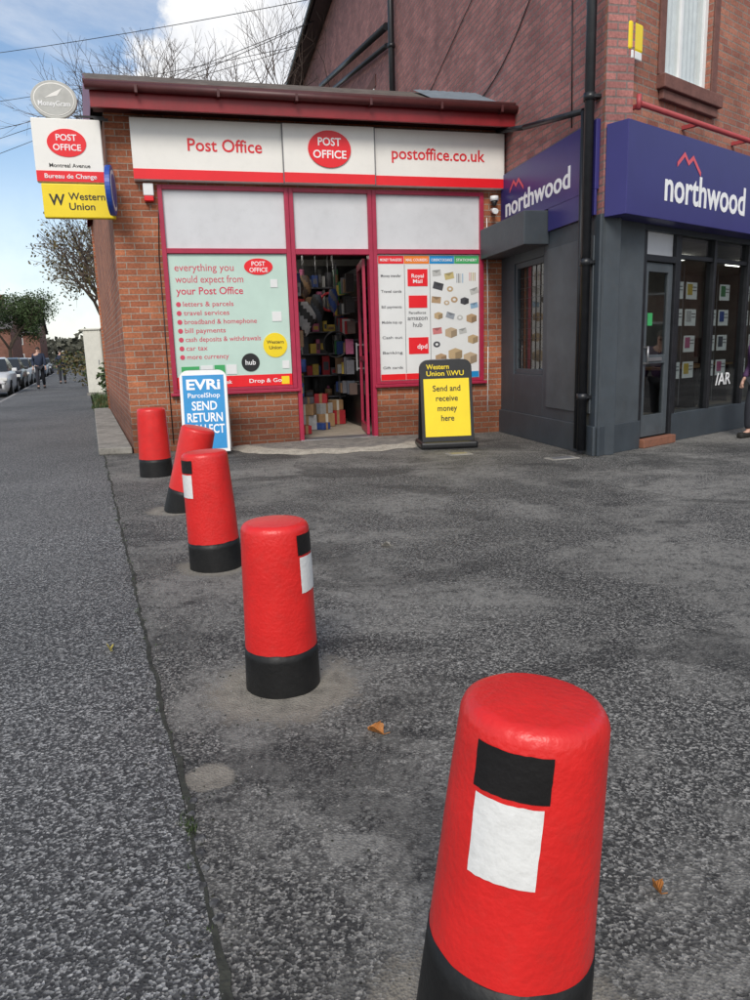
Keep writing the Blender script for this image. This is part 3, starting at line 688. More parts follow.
# ---------------------------------------------------------------- neighbour building
nb=thing('corner_building','tall red brick corner building with charcoal shopfront','building',FNf)
g=MB(); g.box(-26,-.002,0,.3,0,10.7,'sidebrick'); g.box(-.002,2.7,0,.3,2.5,10.7,'sidebrick'); g.build('side_wall',nb,FNs)
g=MB(); H0,H1=3.3,10.7
g.prism([(0,0),(1.06,0),(1.06,.3),(.17,.3)],H0,H1,'frontbrick'); g.box(1.06,2.1,0,.3,H0,3.98,'frontbrick'); g.box(1.06,2.1,0,.3,5.9,H1,'frontbrick'); g.box(2.1,9,0,.3,H0,H1,'frontbrick')
g.build('front_wall',nb)
g=MB()
for a in ((1.06,1.14,3.98,5.9),(2.02,2.10,3.98,5.9)): g.box(a[0],a[1],.06,.14,a[2],a[3],'upvc')
g.box(1.14,2.02,.06,.14,3.98,4.07,'upvc'); g.box(1.14,2.02,.06,.14,5.82,5.9,'upvc'); g.box(1.50,1.56,.065,.135,4.07,5.82,'upvc')
w=g.build('window',nb,bevel=.006)
g=MB(); g.pane(1.14,2.02,.09,4.07,5.82,'glass'); g.build('pane',w,FNf)
g=MB(); n=40
for i in range(n):
    xa=1.14+.88*i/n; xb=1.14+.88*(i+1)/n; g.poly([(xa,.13+.01*math.sin(i*1.5),4.0),(xb,.13+.01*math.sin((i+1)*1.5),4.0),(xb,.13+.01*math.sin((i+1)*1.5),5.85),(xa,.13+.01*math.sin(i*1.5),5.85)],'curtain',True)
g.build('curtain',w,FNf)
g=MB(); g.box(.94,2.24,-.10,.05,3.84,3.977,'stone'); g.box(.98,2.2,-.06,-.003,3.74,3.838,'stone'); g.build('sill',w,FNf,bevel=.01)
for (a,c) in ((.94,1.058),(2.102,2.22)):
    g=MB(); g.box(a,c,-.025,-.002,3.98,5.9,'stone'); g.build('stone_surround',w,FNf,bevel=.006)
g=MB(); o=.45
def wp(F,x,y): v=F@Vector((x,y,0)); return (v.x,v.y)
foot=[wp(FNs,-26,-o),wp(FNs,2.95,-o),wp(FNf,.1,-o),wp(FNf,9.2,-o),(10.2,20.0),(5.6,38.2)]
g.prism(foot,10.7,10.9,'blackiron')
apex=(4.2,20,15)
for i in range(len(foot)):
    a=foot[i];c=foot[(i+1)%len(foot)]; g.poly([(a[0],a[1],10.905),(c[0],c[1],10.905),apex],'roofh')
g.build('roof',nb,Matrix.Identity(4))
g=MB(); g.cyl((-26,-.52,10.78),(2.9,-.52,10.78),.07,.07,'blackiron',10); g.build('gutter',nb,FNs)
g=MB()
for a in ((0,.45,.0,2.5),(1.37,2.7,0,2.5),(.45,1.37,0,.83),(.45,1.37,2.25,2.5)): g.box(a[0],a[1],-.02,.22,a[2],a[3],'charcoal')
g.box(0.0,2.72,-.05,-.0205,0,.32,'charcoal'); g.box(1.5,2.6,-.035,-.0205,.45,2.3,'charcoal2')
g.build('side_shopfront',nb,FNs,bevel=.006)
g=MB()
for a in ((.45,.51,.83,2.25),(1.31,1.37,.83,2.25)): g.box(a[0],a[1],0,.06,a[2],a[3],'charcoal')
g.box(.51,1.31,0,.06,.83,.90,'charcoal'); g.box(.51,1.31,0,.06,2.18,2.25,'charcoal')
w=g.build('window',nb,FNs,bevel=.004)
g=MB(); g.pane(.51,1.31,.03,.90,2.18,'glassd'); g.box(.51,1.31,.10,.12,.8,2.3,'leaded')
for i in range(1,6): x=.51+.8*i/6; g.box(x-.003,x+.003,.022,.029,.9,2.18,'blackp')
for i in range(1,10): z=.9+1.28*i/10; g.box(.51,1.31,.021,.0285,z-.003,z+.003,'blackp')
g.build('pane',w,FNs)
g=MB(); g.box(-.12,1.5,-.34,-.021,2.36,2.74,'charcoal'); g.build('canopy',nb,FNs,bevel=.01)
g=MB(); g.prism([(.0,-.02),(.80,-.02),(.80,.25),(.16,.25)],0,2.5,'charcoal2'); g.box(-.02,.80,-.05,-.021,0,.32,'charcoal')
g.box(1.55,9,-.02,.22,0,.34,'charcoal'); g.box(.80,9,-.02,.22,2.40,2.5,'charcoal'); g.prism([(0.02,.02),(9,.02),(9,.3),(.2,.3)],2.5,3.3,'charcoal')
for x in (1.55,2.42,3.35,4.3,5.25,6.2,7.2,8.2,8.94): g.box(x,x+.06,-.02,.10,.34,2.40,'blackiron')
g.box(1.61,8.94,0,.07,2.14,2.19,'blackiron')
g.build('front_shopfront',nb,bevel=.005)
for a,c in ((1.61,2.42),(2.48,3.35),(3.41,4.3),(4.36,5.25),(5.31,6.2),(6.26,7.2),(7.26,8.2),(8.26,8.94)):
    g=MB(); g.pane(a,c,.03,.34,2.14,'glassd'); g.pane(a,c,.03,2.19,2.4,'glassd'); g.build('shop_window',nb)
g=MB()
for a,c,d_,e in ((.80,.86,.1,2.4),(1.49,1.55,.1,2.4)): g.box(a,c,-.02,.10,d_,e,'blackiron')
g.box(.86,1.49,-.018,.10,2.08,2.15,'blackiron')
fr=g.build('door_frame',nb,bevel=.004)
g=MB(); g.box(.86,1.49,.03,.04,2.15,2.4,'panelw'); g.build('fanlight',fr,FNf)
g=MB(); g.box(.87,.96,.01,.06,.11,2.07,'charcoal2'); g.box(1.39,1.48,.01,.06,.11,2.07,'charcoal2'); g.box(.96,1.39,.01,.06,.11,.36,'charcoal2'); g.box(.96,1.39,.01,.06,1.97,2.07,'charcoal2'); g.box(.96,1.39,.012,.058,.95,1.05,'charcoal2')
dr=g.build('door',nb,bevel=.004)
g=MB(); g.pane(.96,1.39,.03,.36,.95,'glassd'); g.pane(.96,1.39,.03,1.05,1.97,'glassd'); g.build('pane',dr,FNf)
g=MB(); g.box(1.0,1.10,.026,.029,1.38,1.52,'green'); g.build('sticker',dr,FNf)
g=MB(); g.box(1.0,1.3,-.0,.0115,.98,1.02,'metal'); g.build('letter_plate',dr,FNf)
g=MB(); g.cyl((.92,-.04,1.15),(.92,-.04,.95),.012,.012,'metal',8); g.box(.91,.93,-.04,.01,1.13,1.15,'metal'); g.box(.91,.93,-.04,.01,.95,.97,'metal'); g.build('handle',dr,FNf)
g=MB(); g.box(.82,1.53,-.10,.0,0,.10,'tile'); g.build('doorstep',nb,bevel=.01)
g=MB(); g.poly([(.45,.3,.05),(8.9,.3,.05),(8.9,3.2,.05),(2.0,3.2,.05)],'floor'); g.poly([(.45,.3,2.48),(8.9,.3,2.48),(8.9,3.2,2.48),(2.0,3.2,2.48)],'room'); g.poly([(2.0,3.2,.05),(8.9,3.2,.05),(8.9,3.2,2.48),(2.0,3.2,2.48)],'room'); g.poly([(.45,.3,.05),(2.0,3.2,.05),(2.0,3.2,2.48),(.45,.3,2.48)],'room')
g.poly([(8.9,.3,.05),(8.9,3.2,.05),(8.9,3.2,2.48),(8.9,.3,2.48)],'room'); g.build('interior',nb)
for x in (2.0,4.0,6.0):
    g=MB(); g.box(x,x+.5,1.4,1.55,2.42,2.47,'lamp'); g.build('ceiling_lamp',nb)
for x,yy in ((2.6,1.9),(4.4,1.7),(6.2,2.0)):
    t=thing('office_desk','dark office desk inside the corner shop','desk',FNf,at=(x+.6,yy+.3,.05))
    g=MB(); g.box(x,x+1.3,yy,yy+.65,.74,.78,'brown'); g.build('top',t,FNf,bevel=.005)
    for lx in (x+.05,x+1.2):
        g=MB(); g.box(lx,lx+.05,yy+.05,yy+.6,.05,.739,'blackp'); g.build('leg',t,FNf)
    t=thing('computer_monitor','black computer monitor on office desk','monitor',FNf,at=(x+.6,yy+.3,.78))
    g=MB(); g.box(x+.35,x+.9,yy+.25,yy+.29,.90,1.24,'blackp'); g.build('screen',t,FNf,bevel=.01); g=MB(); g.box(x+.6,x+.65,yy+.291,yy+.33,.781,.95,'blackp'); g.box(x+.5,x+.75,yy+.2,yy+.42,.781,.795,'blackp'); g.build('stand',t,FNf)
r=random.Random(5)
for (x0,x1) in ((1.68,2.36),(2.55,3.28),(3.48,4.22)):
    t=thing('window_display','hanging rows of white property cards behind glass','display',FNf,group='card displays in the shop window',at=((x0+x1)/2,.14,.4))
    for xx in (x0+.02,x0+.30):
        g=MB(); g.box(xx,xx+.008,.135,.14,.4,2.1,'metal'); g.build('cable_rail',t,FNf)
    for c in range(2):
        for k in range(4):
            x=x0+.01+c*.34; z=1.70-k*.32
            if r.random()<.85:
                g=MB(); g.box(x,x+.26,.12,.13,z,z+.2,'postw'); cd=g.build('card',t,FNf)
                g=MB(); g.box(x+.02,x+.14,.116,.1195,z+.05,z+.18,r.choice(gmerch)); g.box(x+.15,x+.24,.116,.1195,z+.1,z+.11,'greytext'); g.box(x+.15,x+.24,.116,.1195,z+.14,z+.15,'greytext'); g.build('picture',cd,FNf)
t=thing('window_decal','white capital letters on lower shop window glass','lettering',FNf,at=(2.8,.02,.6))
lettering('lettering',t,FNf,[('/AR',2.72,.62,.22,'L',.42,.01)],.026,'whitet')
t=thing('shop_sign','indigo box fascia sign with white lettering','sign',FNf,at=(2.5,-.1,2.5))
g=MB(); g.box(.0,9.1,-.27,-.022,2.46,3.34,'indigo'); g.build('panel',t,FNf,bevel=.006)
lettering('lettering',t,FNf,[('northwood',.72,2.66,.44,'L',1.86,.018)],-.273,'whitet')
def chev(g,x,z,s,y):
    pts_t=[(0,0),(.5,.40),(.80,.14),(1.12,.36),(1.72,-.14)]; th=.17
    b=len(g.v)
    for px,pz in pts_t: g.v.append((x+s*px,y,z+s*pz)); g.v.append((x+s*px,y,z+s*(pz-th)))
    for i in range(4): g.face([b+2*i,b+2*i+1,b+2*i+3,b+2*i+2],'coral')
g=MB(); chev(g,.95,3.06,.30,-.274); g.build('roof_mark',t,FNf,fix=False)
t=thing('shop_sign','indigo flat sign on the flank with white lettering','sign',FNs,at=(1.3,-.03,2.5))
g=MB(); g.box(.05,2.62,-.05,-.003,2.752,3.42,'indigo'); g.box(1.52,2.62,-.05,-.022,2.5,2.751,'indigo'); g.build('panel',t,FNs,bevel=.004)
lettering('lettering',t,FNs,[('northwood',.22,2.88,.32,'L',1.85,.018)],-.052,'whitet')
g=MB(); chev(g,.36,3.19,.26,-.053); g.build('roof_mark',t,FNs,fix=False)
g=MB(); g.path([(2.56,-.10,10.7),(2.56,-.10,.05)],.05,'blackiron',12)
for z in (.6,2.0,3.6,5.2,7): g.cyl((2.56,-.10,z),(2.56,-.10,z+.07),.063,.063,'blackiron',12); g.box(2.50,2.62,-.1,0,z+.02,z+.05,'blackiron')
tag(g.build('drainpipe',None,FNs),'tall black drainpipe on the building corner','pipe')
g=MB(); g.path([(2.40,-.08,3.55),(2.40,-.08,.05)],.028,'blackiron',10); g.path([(.05,-.09,3.98),(.9,-.09,3.80),(2.40,-.08,3.55)],.032,'blackiron',10); tag(g.build('drainpipe',None,FNs),'thin black waste pipe running from roof gutter','pipe')
g=MB(); g.path([(-5.6,-.1,10.7),(-5.6,-.1,4.6)],.06,'blackiron',10)
for z in (5.5,7.0,8.5,9.8): g.cyl((-5.6,-.1,z),(-5.6,-.1,z+.08),.075,.075,'blackiron',10)
tag(g.build('drainpipe',None,FNs),'black drainpipe on plum brick flank wall','pipe')
g=MB(); g.path([(-5.9,-.12,7.5),(-14.4,-.12,9.1)],.07,'blackiron',10); g.path([(-5.9,-.12,7.15),(-14.4,-.12,8.75)],.05,'blackiron',10); tag(g.build('waste_pipe',None,FNs),'sloping black waste pipes on plum brick wall','pipe')
g=MB(); g.box(-8.6,-7.6,-.03,-.002,5.2,6.9,'upvc'); w=g.build('window',nb,FNs,bevel=.01)
g=MB(); g.box(-8.5,-7.7,-.034,-.031,5.3,6.0,'carglass'); g.box(-8.5,-7.7,-.034,-.031,6.1,6.8,'carglass'); g.build('pane',w,FNs)
g=MB(); g.box(-8.75,-7.45,-.07,-.002,5.05,5.197,'stone'); g.box(-8.75,-7.45,-.02,-.001,6.903,7.15,'stone'); g.build('sill',w,FNs,bevel=.01)
t=thing('alarm_box','yellow and white alarm box high on brick wall','alarm',FNf,at=(.35,-.05,4.1))
g=MB(); g.box(.20,.44,-.13,-.002,4.04,4.30,'yellow'); g.build('housing',t,FNf,bevel=.02)
g=MB(); g.box(.23,.41,-.138,-.02,3.96,4.038,'upvc'); g.build('strobe',t,FNf,bevel=.01)
g=MB(); g.cyl((.3,-.20,3.54),(9,-.20,3.54),.028,.028,'pinkpipe',10)
for x in (.35,1.5,2.7,3.9,5.1,6.5,8): g.box(x,x+.04,-.2,-.002,3.52,3.56,'pinkpipe')
g.cyl((.28,-.2,3.48),(.28,-.2,3.62),.025,.025,'pinkpipe',8)
tag(g.build('awning_rail',None,FNf),'faded red metal rail above the indigo sign','rail')
g=MB(); pts=[]
for i in range(13):
    f=i/12; pts.append((-1.2+f*3.5,-.012,4.6+1.9*f-.5*math.sin(math.pi*f)))
g.path(pts,.007,'blackp',5); g.path([(2.0,-.012,3.5),(1.95,-.012,5.0),(1.4,-.012,6.4),(1.35,-.012,9)],.007,'blackp',5); g.path([(-4.5,-.012,5.2),(-1,-.012,6.1),(1.2,-.012,6.6)],.006,'blackp',5)
tag(g.build('wall_cable',None,FNs),'thin black cables clipped to brick flank','cable')

# ---------------------------------------------------------------- A-boards
def aboard(M,w,h,fr,pn,label,mg,zb,zt):
    t=thing('pavement_sign',label,'sign',M); tilt=.16
    for sgn in (-1,1):
        Mx=M@Matrix.Translation((0,0,h))@Matrix.Rotation(sgn*tilt,4,'X')@Matrix.Translation((0,0,-h))
        out=[(-w/2,.03),(w/2,.03)]; rc=.10
        for i in range(9): a=math.pi/2*i/8; out.append((w/2-rc+rc*math.cos(a),h-rc+rc*math.sin(a)))
        for i in range(9): a=math.pi/2+math.pi/2*i/8; out.append((-w/2+rc+rc*math.cos(a),h-rc+rc*math.sin(a)))
        g=MB(); nn=len(out)
        for y in (-.012,.012): g.v+=[(p[0],y,p[1]) for p in out]
        g.face(list(range(nn)),fr); g.face(list(range(nn,2*nn))[::-1],fr)
        for i in range(nn): j=(i+1)%nn; g.face([i,j,nn+j,nn+i],fr)
        g.build('board',t,Mx,bevel=.004)
        yy=-.0145 if sgn==-1 else .0125
        g=MB(); g.box(-w/2+mg,w/2-mg,yy,yy+.002,zb,zt,pn); g.build('panel',t,Mx)
        if sgn==-1: MF=Mx
    g=MB(); g.cyl((-w*.3,0,h-.005),(w*.3,0,h-.005),.012,.012,'metal',8); g.build('hinge',t,M)
    return t,MF
def bf(x,y,ang): return Matrix.Translation((x,y,0))@Matrix.Rotation(math.radians(ang),4,'Z')
t,MF=aboard(bf(-2.04,9.22,8),.56,1.02,'upvc','blue','white framed blue pavement sign by shop window',.035,.07,.96)
lettering('lettering',t,MF,[('EVRi',0,.79,.17,'C',.40,.03)],-.0155,'whitet')
lettering('lettering',t,MF,[('ParcelShop',0,.69,.08,'C',.38,.01),('SEND',0,.54,.15,'C',.30,.02),('RETURN',0,.40,.15,'C',.42,.02),('COLLECT',0,.26,.15,'C',.45,.02)],-.0155,'whitet')
t,MF=aboard(bf(.90,9.25,6),.64,1.06,'blackp','yellow','black framed yellow pavement sign with rounded top',.04,.13,.83)
g=MB(); g.box(-.35,.35,-.26,.26,.0,.09,'blackp'); g.build('base',t,bf(.90,9.25,6),bevel=.03)
lettering('lettering',t,MF,[('Western',-.24,.945,.085,'L',.28,.012),('Union \\\\WU',-.24,.865,.085,'L',.46,.012)],-.0165,'yellow')
lettering('lettering',t,MF,[('Send and',0,.68,.10,'C',.34,.01),('receive',0,.56,.10,'C',.27,.01),('money',0,.44,.10,'C',.24,.01),('here',0,.32,.10,'C',.16,.01)],-.0165,'blackt')

# ---------------------------------------------------------------- cabinet
Mc=bf(-9.0,25.3,-18)
t=thing('utility_cabinet','tall cream utility cabinet on the grass verge','cabinet',Mc)
g=MB(); g.box(-.34,.34,-.25,.25,.08,2.1,'cream'); g.build('housing',t,bevel=.03)
g=MB(); g.box(-.38,.38,-.29,.29,2.1,2.16,'cream'); g.build('lid',t,bevel=.02)
g=MB(); g.box(-.30,.30,-.258,-.252,.18,2.0,'cream'); g.box(.2,.23,-.28,-.258,1.0,1.15,'metal'); g.build('door',t,bevel=.003)
g=MB(); g.box(-.37,.37,-.28,.28,0,.08,'conc'); g.build('plinth',t)
# ---------------------------------------------------------------- cars
def car(x,y,ang,m,label):
    M=Matrix.Translation((x,y,-.115))@Matrix.Rotation(ang,4,'Z')
    t=thing('parked_car',label,'car',M,'cars parked along the kerb')
    st=[(-2.1,.70,.35,.62),(-2.0,.80,.22,.72),(-1.4,.86,.20,.86),(-.85,.88,.20,.93),(.3,.88,.20,.95),(1.3,.88,.20,.97),(1.9,.84,.22,.95),(2.08,.74,.35,.88)]
    g=MB()
    for (yy,hw,zb,zt) in st:
        g.v+=[(-hw*.92,yy,zb),(-hw,yy,zb+.18),(-hw,yy,zt-.16),(-hw*.9,yy,zt),(hw*.9,yy,zt),(hw,yy,zt-.16),(hw,yy,zb+.18),(hw*.92,yy,zb)]
    for k in range(len(st)-1):
        for i in range(8): j=(i+1)%8; g.face([k*8+i,k*8+j,(k+1)*8+j,(k+1)*8+i],m,True)
    g.face(list(range(8)),m); g.face([56+i for i in range(8)],m); g.build('body',t)
    cs=[(-.95,.74,.92,.93),(-.30,.66,.92,1.40),(.2,.64,.93,1.46),(1.1,.62,.94,1.43),(1.85,.70,.93,.97)]
    g=MB()
    for (yy,hw,zb,zt) in cs: g.v+=[(-.80,yy,zb),(-hw,yy,zt),(hw,yy,zt),(.80,yy,zb)]
    for k in range(4):
        for i,mm in ((0,'carglass'),(1,m if k in(1,2) else 'carglass'),(2,'carglass')): g.face([k*4+i,k*4+i+1,(k+1)*4+i+1,(k+1)*4+i],mm)
    g.build('cabin',t,bevel=.02)
    for sx in (-1,1):
        for yy in (-1.3,1.3):
            g=MB(); g.cyl((sx*.72,yy,.31),(sx*.90,yy,.31),.31,.31,'tyre',20); w=g.build('wheel',t)
            g=MB(); g.cyl((sx*.88,yy,.31),(sx*.91,yy,.31),.19,.19,'rim',14); g.build('rim',w,W[t])
        g=MB(); g.box(sx*.68-.13,sx*.68+.13,-2.09,-1.95,.60,.72,'lightc'); g.build('headlight',t,bevel=.02)
        g=MB(); g.box(sx*.70-.10,sx*.70+.10,1.95,2.09,.68,.85,'lightr'); g.build('tail_light',t,bevel=.02)
        g=MB(); g.box(sx*.98-.09,sx*.98+.09,-.75,-.62,.92,1.05,m); g.build('mirror',t,bevel=.03)
    g=MB(); g.box(-.6,.6,-2.12,-2.05,.34,.50,'blackp'); g.build('grille',t)
    g=MB(); g.box(-.26,.26,-2.135,-2.122,.38,.48,'upvc'); g.build('number_plate',t)
ra=math.atan2(.935,-.353)-math.pi/2
for yy,m,lab in ((29.5,'carw','white hatchback parked at the kerb'),(35.5,'card','dark hatchback parked at the kerb'),(41.5,'carg','silver car parked at the kerb'),(47.5,'carw','white hatchback parked at the kerb'),(54,'carb','blue car parked at the kerb'),(61,'carg','silver car parked at the kerb'),(69,'card','dark hatchback parked at the kerb')):
    car(L(yy)-KO-1.15,yy,ra,m,lab)
# ---------------------------------------------------------------- people
def skinned(name,parent,M,vs,es,rs,m,root=0,sub=1):
    me=bpy.data.meshes.new(name); me.from_pydata(vs,es,[]); me.materials.append(M_[m])
    o=bpy.data.objects.new(name,me); COL.objects.link(o); place(o,parent,M)
    sk=o.modifiers.new('skin','SKIN'); sk.use_smooth_shade=True
    for i,rr in enumerate(rs):
        d=me.skin_vertices[0].data[i]; d.radius=rr if isinstance(rr,tuple) else (rr,rr); d.use_root=(i==root)
    sb=o.modifiers.new('sub','SUBSURF'); sb.levels=sub; sb.render_levels=sub; return o
def person(x,y,ang,h,coat,label,stride=.25):
    M=Matrix.Translation((x,y,0))@Matrix.Rotation(ang,4,'Z')@Matrix.Scale(h/1.74,4)
    t=thing('person',label,'person',M)
    V=[(0,0,.95),(0,0,1.12),(0,0,1.33),(0,0,1.47),(0,-.01,1.56),(0,-.015,1.66)]; R=[(.14,.10),(.12,.09),(.15,.10),.055,(.075,.09),(.07,.085)]
    E=[(0,1),(1,2),(2,3),(3,4),(4,5)]
    def add(p,r,par): V.append(p);R.append(r);E.append((par,len(V)-1)); return len(V)-1
    for sx,sw in ((-1,stride),(1,-stride)):
        s=add((sx*.18,0,1.41),.055,2); e=add((sx*.23,sw*.35+.03,1.13),.042,s); w=add((sx*.24,sw*.2*-1-.10+sw*.3,.90),.028,e); p=add((sx*.245,-.12,.85),(.03,.016),w)
        for k in range(4): f=add((sx*.245+(k-1.5)*.018,-.125,.79),.0095,p); add((sx*.24+(k-1.5)*.016,-.115,.765+.006*abs(k-1)),.008,f)
        add((sx*.215,-.14,.83),.010,p)
        hp=add((sx*.09,0,.90),.09,0); kn=add((sx*.10,-sw*.5-.03,.50),.06,hp); an=add((sx*.10,-sw*.9+.04,.09),.04,kn); add((sx*.11,-sw*.9-.12,.04),(.04,.03),an)
    skinned('body',t,M,V,E,R,'skin')
    V2=[(0,0,.84),(0,0,1.12),(0,0,1.34),(0,0,1.47)]; R2=[(.19,.14),(.165,.125),(.185,.125),.08]; E2=[(0,1),(1,2),(2,3)]
    for sx,sw in ((-1,stride),(1,-stride)):
        a=len(V2); V2+=[(sx*.19,0,1.40),(sx*.235,sw*.35+.03,1.13),(sx*.24,sw*.1-.09,.925)]; R2+=[.078,.06,.05]; E2+=[(2,a),(a,a+1),(a+1,a+2)]
    skinned('coat',t,M,V2,E2,R2,coat)
    V3=[(0,0,.93)];R3=[(.15,.115)];E3=[]
    for sx,sw in ((-1,stride),(1,-stride)):
        a=len(V3); V3+=[(sx*.09,0,.87),(sx*.10,-sw*.5-.03,.50),(sx*.10,-sw*.9+.035,.12)]; R3+=[.105,.08,.065]; E3+=[(0,a),(a,a+1),(a+1,a+2)]
    skinned('trousers',t,M,V3,E3,R3,'trous')
    g=MB()
    prof=[(.088*math.cos(a),1.62+.115*math.sin(a)) for a in [math.pi/2*i/6 for i in range(6)]]
    g.lathe(prof,'hair',n=18,wob=.006); g.build('hair',t,M@Matrix.Translation((0,.012,0)))
    for sx,sw in ((-1,stride),(1,-stride)):
        g=MB(); g.box(sx*.11-.05,sx*.11+.05,-sw*.9-.18,-sw*.9+.09,.0,.09,'shoe'); g.build('shoe',t,M,bevel=.03)
    g=MB(); g.box(-.032,-.018,-.105,-.098,1.635,1.645,'blackp'); g.box(.018,.032,-.105,-.098,1.635,1.645,'blackp'); g.box(-.022,.022,-.102,-.094,1.565,1.572,'coat2'); g.box(-.01,.01,-.115,-.095,1.59,1.63,'skin'); g.build('face_features',t,M)
person(-14.15,32.6,D(20),1.76,'coat','person in navy coat walking on the pavement',.28)
person(-15.6,38.5,D(200),1.70,'coat','person in dark jacket walking on pavement',.22)
person(-16.9,48.0,D(10),1.68,'coat2','person in maroon coat walking on pavement',.25)
person(-15.4,45.5,D(195),1.70,'coat3','person in purple coat walking on the pavement',.25)
person(4.75,9.22,D(-60),1.36,'coat3','young person in purple coat walking beside shopfront',.15)

# ---------------------------------------------------------------- trees
def tree(x,y,h,seed,label,leaf=None,depth=6,spread=.55,trunkr=.2,leafn=1):
    r=random.Random(seed); T=MB(); C=MB(); Lf=MB()
    def grow(p,d,l,rad,dep):
        segs=3 if dep<4 else 2
        tgt=T if dep<3 else C; mm='bark' if dep<3 else 'twig'
        q=p
        for i in range(segs):
            d=(d+Vector((r.gauss(0,.10),r.gauss(0,.10),r.gauss(.03,.06)))).normalized()
            nq=q+d*(l/segs); r0=rad*(1-.3*i/segs); r1=rad*(1-.3*(i+1)/segs)
            tgt.cyl(q,nq,r0,r1,mm,7 if dep<2 else (5 if dep<3 else 3),False); q=nq
            if dep>=2 and dep<depth and i<segs-1 and r.random()<.7:
                a=d.orthogonal().normalized(); a.rotate(Matrix.Rotation(r.random()*6.28,3,d)); grow(q,(d*.7+a*.8).normalized(),l*.55,rad*.45,dep+1 if dep+1>=3 else 3)
        if leaf and dep>=depth-2:
            for k in range(leafn):
                c=q+Vector((r.gauss(0,.22),r.gauss(0,.22),r.gauss(0,.2))); s=r.uniform(.05,.12); a=Vector((r.gauss(0,1),r.gauss(0,1),r.gauss(0,1))).normalized(); b=a.orthogonal().normalized()
                Lf.poly([c-a*s,c+b*s*.6,c+a*s,c-b*s*.6],leaf)
        if dep<depth:
            n=3 if dep<2 else r.choice((2,3))
            ph=r.random()*6.28
            for k in range(n):
                a=d.orthogonal().normalized(); a.rotate(Matrix.Rotation(ph+k*6.28/n+r.gauss(0,.3),3,d))
                sp=spread*r.uniform(.6,1.2); grow(q,(d+a*sp+Vector((0,0,.08))).normalized(),l*r.uniform(.66,.84),rad*.60,dep+1)
    grow(Vector((0,0,0)),Vector((0,0,1)),h*.27,trunkr,0)
    t=thing('tree',label,'tree',Matrix.Translation((x,y,0)))
    T.build('trunk',t,fix=False)
    C.build('crown',t,fix=False)
    if leaf: Lf.build('foliage',t,fix=False)
tree(-5.9,24.8,12.3,4,'bare winter tree standing behind the brick shop',None,7,.62,.18)
tree(-12.2,36,9.0,2,'leafless grey-brown tree beside the pavement',None,6,.6,.2,1)
tree(-13.6,43,10.0,5,'leafless grey-brown tree beside the pavement','leafo',6,.6,.2,1)
tree(-16.2,50,10.5,9,'half bare autumn tree beside the pavement','leafo',6,.6,.2,1)
tree(-27.5,52,8.0,12,'dark green leafy tree across the road','leafg',6,.6,.2,6)
tree(-31,66,8,15,'dark green leafy tree across the road','leafg',6,.6,.2,6)
def shrub(x,y,rx,h,n,seed,label,mats):
    r=random.Random(seed); t=thing('shrub',label,'bush',Matrix.Translation((x,y,0))); g=MB(); s=MB()
    cl=[(r.gauss(0,rx*.4),r.gauss(0,rx*.4),r.uniform(.2,.85)*h,r.uniform(.25,.45)*rx) for _ in range(14)]
    for c in cl: s.cyl((0,0,0),(c[0],c[1],c[2]),.03,.008,'bark',5,False)
    for i in range(n):
        c=r.choice(cl); v=Vector((r.gauss(0,1),r.gauss(0,1),r.gauss(0,1))).normalized()*c[3]*r.uniform(.5,1.1)
        p=Vector((c[0],c[1],c[2]))+v; p.z=max(.03,p.z); a=Vector((r.gauss(0,1),r.gauss(0,1),r.gauss(0,1))).normalized(); b=a.orthogonal().normalized(); q=r.uniform(.04,.09)
        g.poly([p-a*q,p+b*q*.6,p+a*q,p-b*q*.6],r.choice(mats))
    s.build('stems',t,fix=False); g.build('foliage',t,fix=False)
shrub(-8.2,27.5,1.8,2.0,3500,1,'scruffy green and brown bush behind the cabinet',('leafg','leafo'))
shrub(-9.6,31,1.8,1.6,3000,2,'scruffy brown bush on the grass verge',('leafo','leafg','leafo'))
shrub(-11.5,35,1.8,1.3,2500,3,'low green bush on the grass verge',('leafg','leafo'))
shrub(-7.0,21.5,1.0,1.0,1800,4,'low green bush behind the brick shop',('leafg',))
g=MB(); r=random.Random(20)
for i in range(14000):
    x=r.uniform(-95,30); y=r.uniform(110,135); hh=4.5+2.5*noise.noise(Vector((x*.07,1,0)))+1.5*noise.noise(Vector((x*.3,4,0)))
    zz=r.random()**.7*hh; a=Vector((r.gauss(0,1),r.gauss(0,1),r.gauss(0,1))).normalized(); b=a.orthogonal().normalized(); q=r.uniform(.25,.6); p=Vector((x,y,zz))
    g.poly([p-a*q,p+b*q*.7,p+a*q,p-b*q*.7],'leaffar')
stuff(g.build('distant_woodland',fix=False))
def house(x,y,ang,label,grp='brick houses far down the road'):
    M=Matrix.Translation((x,y,-.1))@Matrix.Rotation(ang,4,'Z'); t=thing('house',label,'house',M,grp)
    g=MB(); g.box(-4,4,-4,4,0,4.8,'houseb'); g.poly([(-4,-4,4.8),(-4,4,4.8),(-4,0,7.3)],'houseb'); g.poly([(4,-4,4.8),(4,4,4.8),(4,0,7.3)],'houseb'); g.build('wall',t)
    g=MB()
    for sg_ in (-1,1): g.poly([(-4.3,sg_*4.4,4.6),(4.3,sg_*4.4,4.6),(4.3,0,7.45),(-4.3,0,7.45)],'roofh')
    rf=g.build('roof',t); g=MB(); g.box(2.4,3.2,-.4,.4,6.8,8.4,'houseb'); g.build('chimney',rf,M)
    for xx in (-2.4,1.4):
        for zz in (.9,3.2):
            g=MB(); g.box(xx-.7,xx+.7,-4.05,-4.002,zz,zz+1.2,'upvc'); w=g.build('window',t); g=MB(); g.box(xx-.62,xx+.62,-4.06,-4.052,zz+.08,zz+1.12,'carglass'); g.build('pane',w,M)
    g=MB(); g.box(-.6,.4,-4.05,-4.002,0,2.1,'maroon'); g.build('door',t)
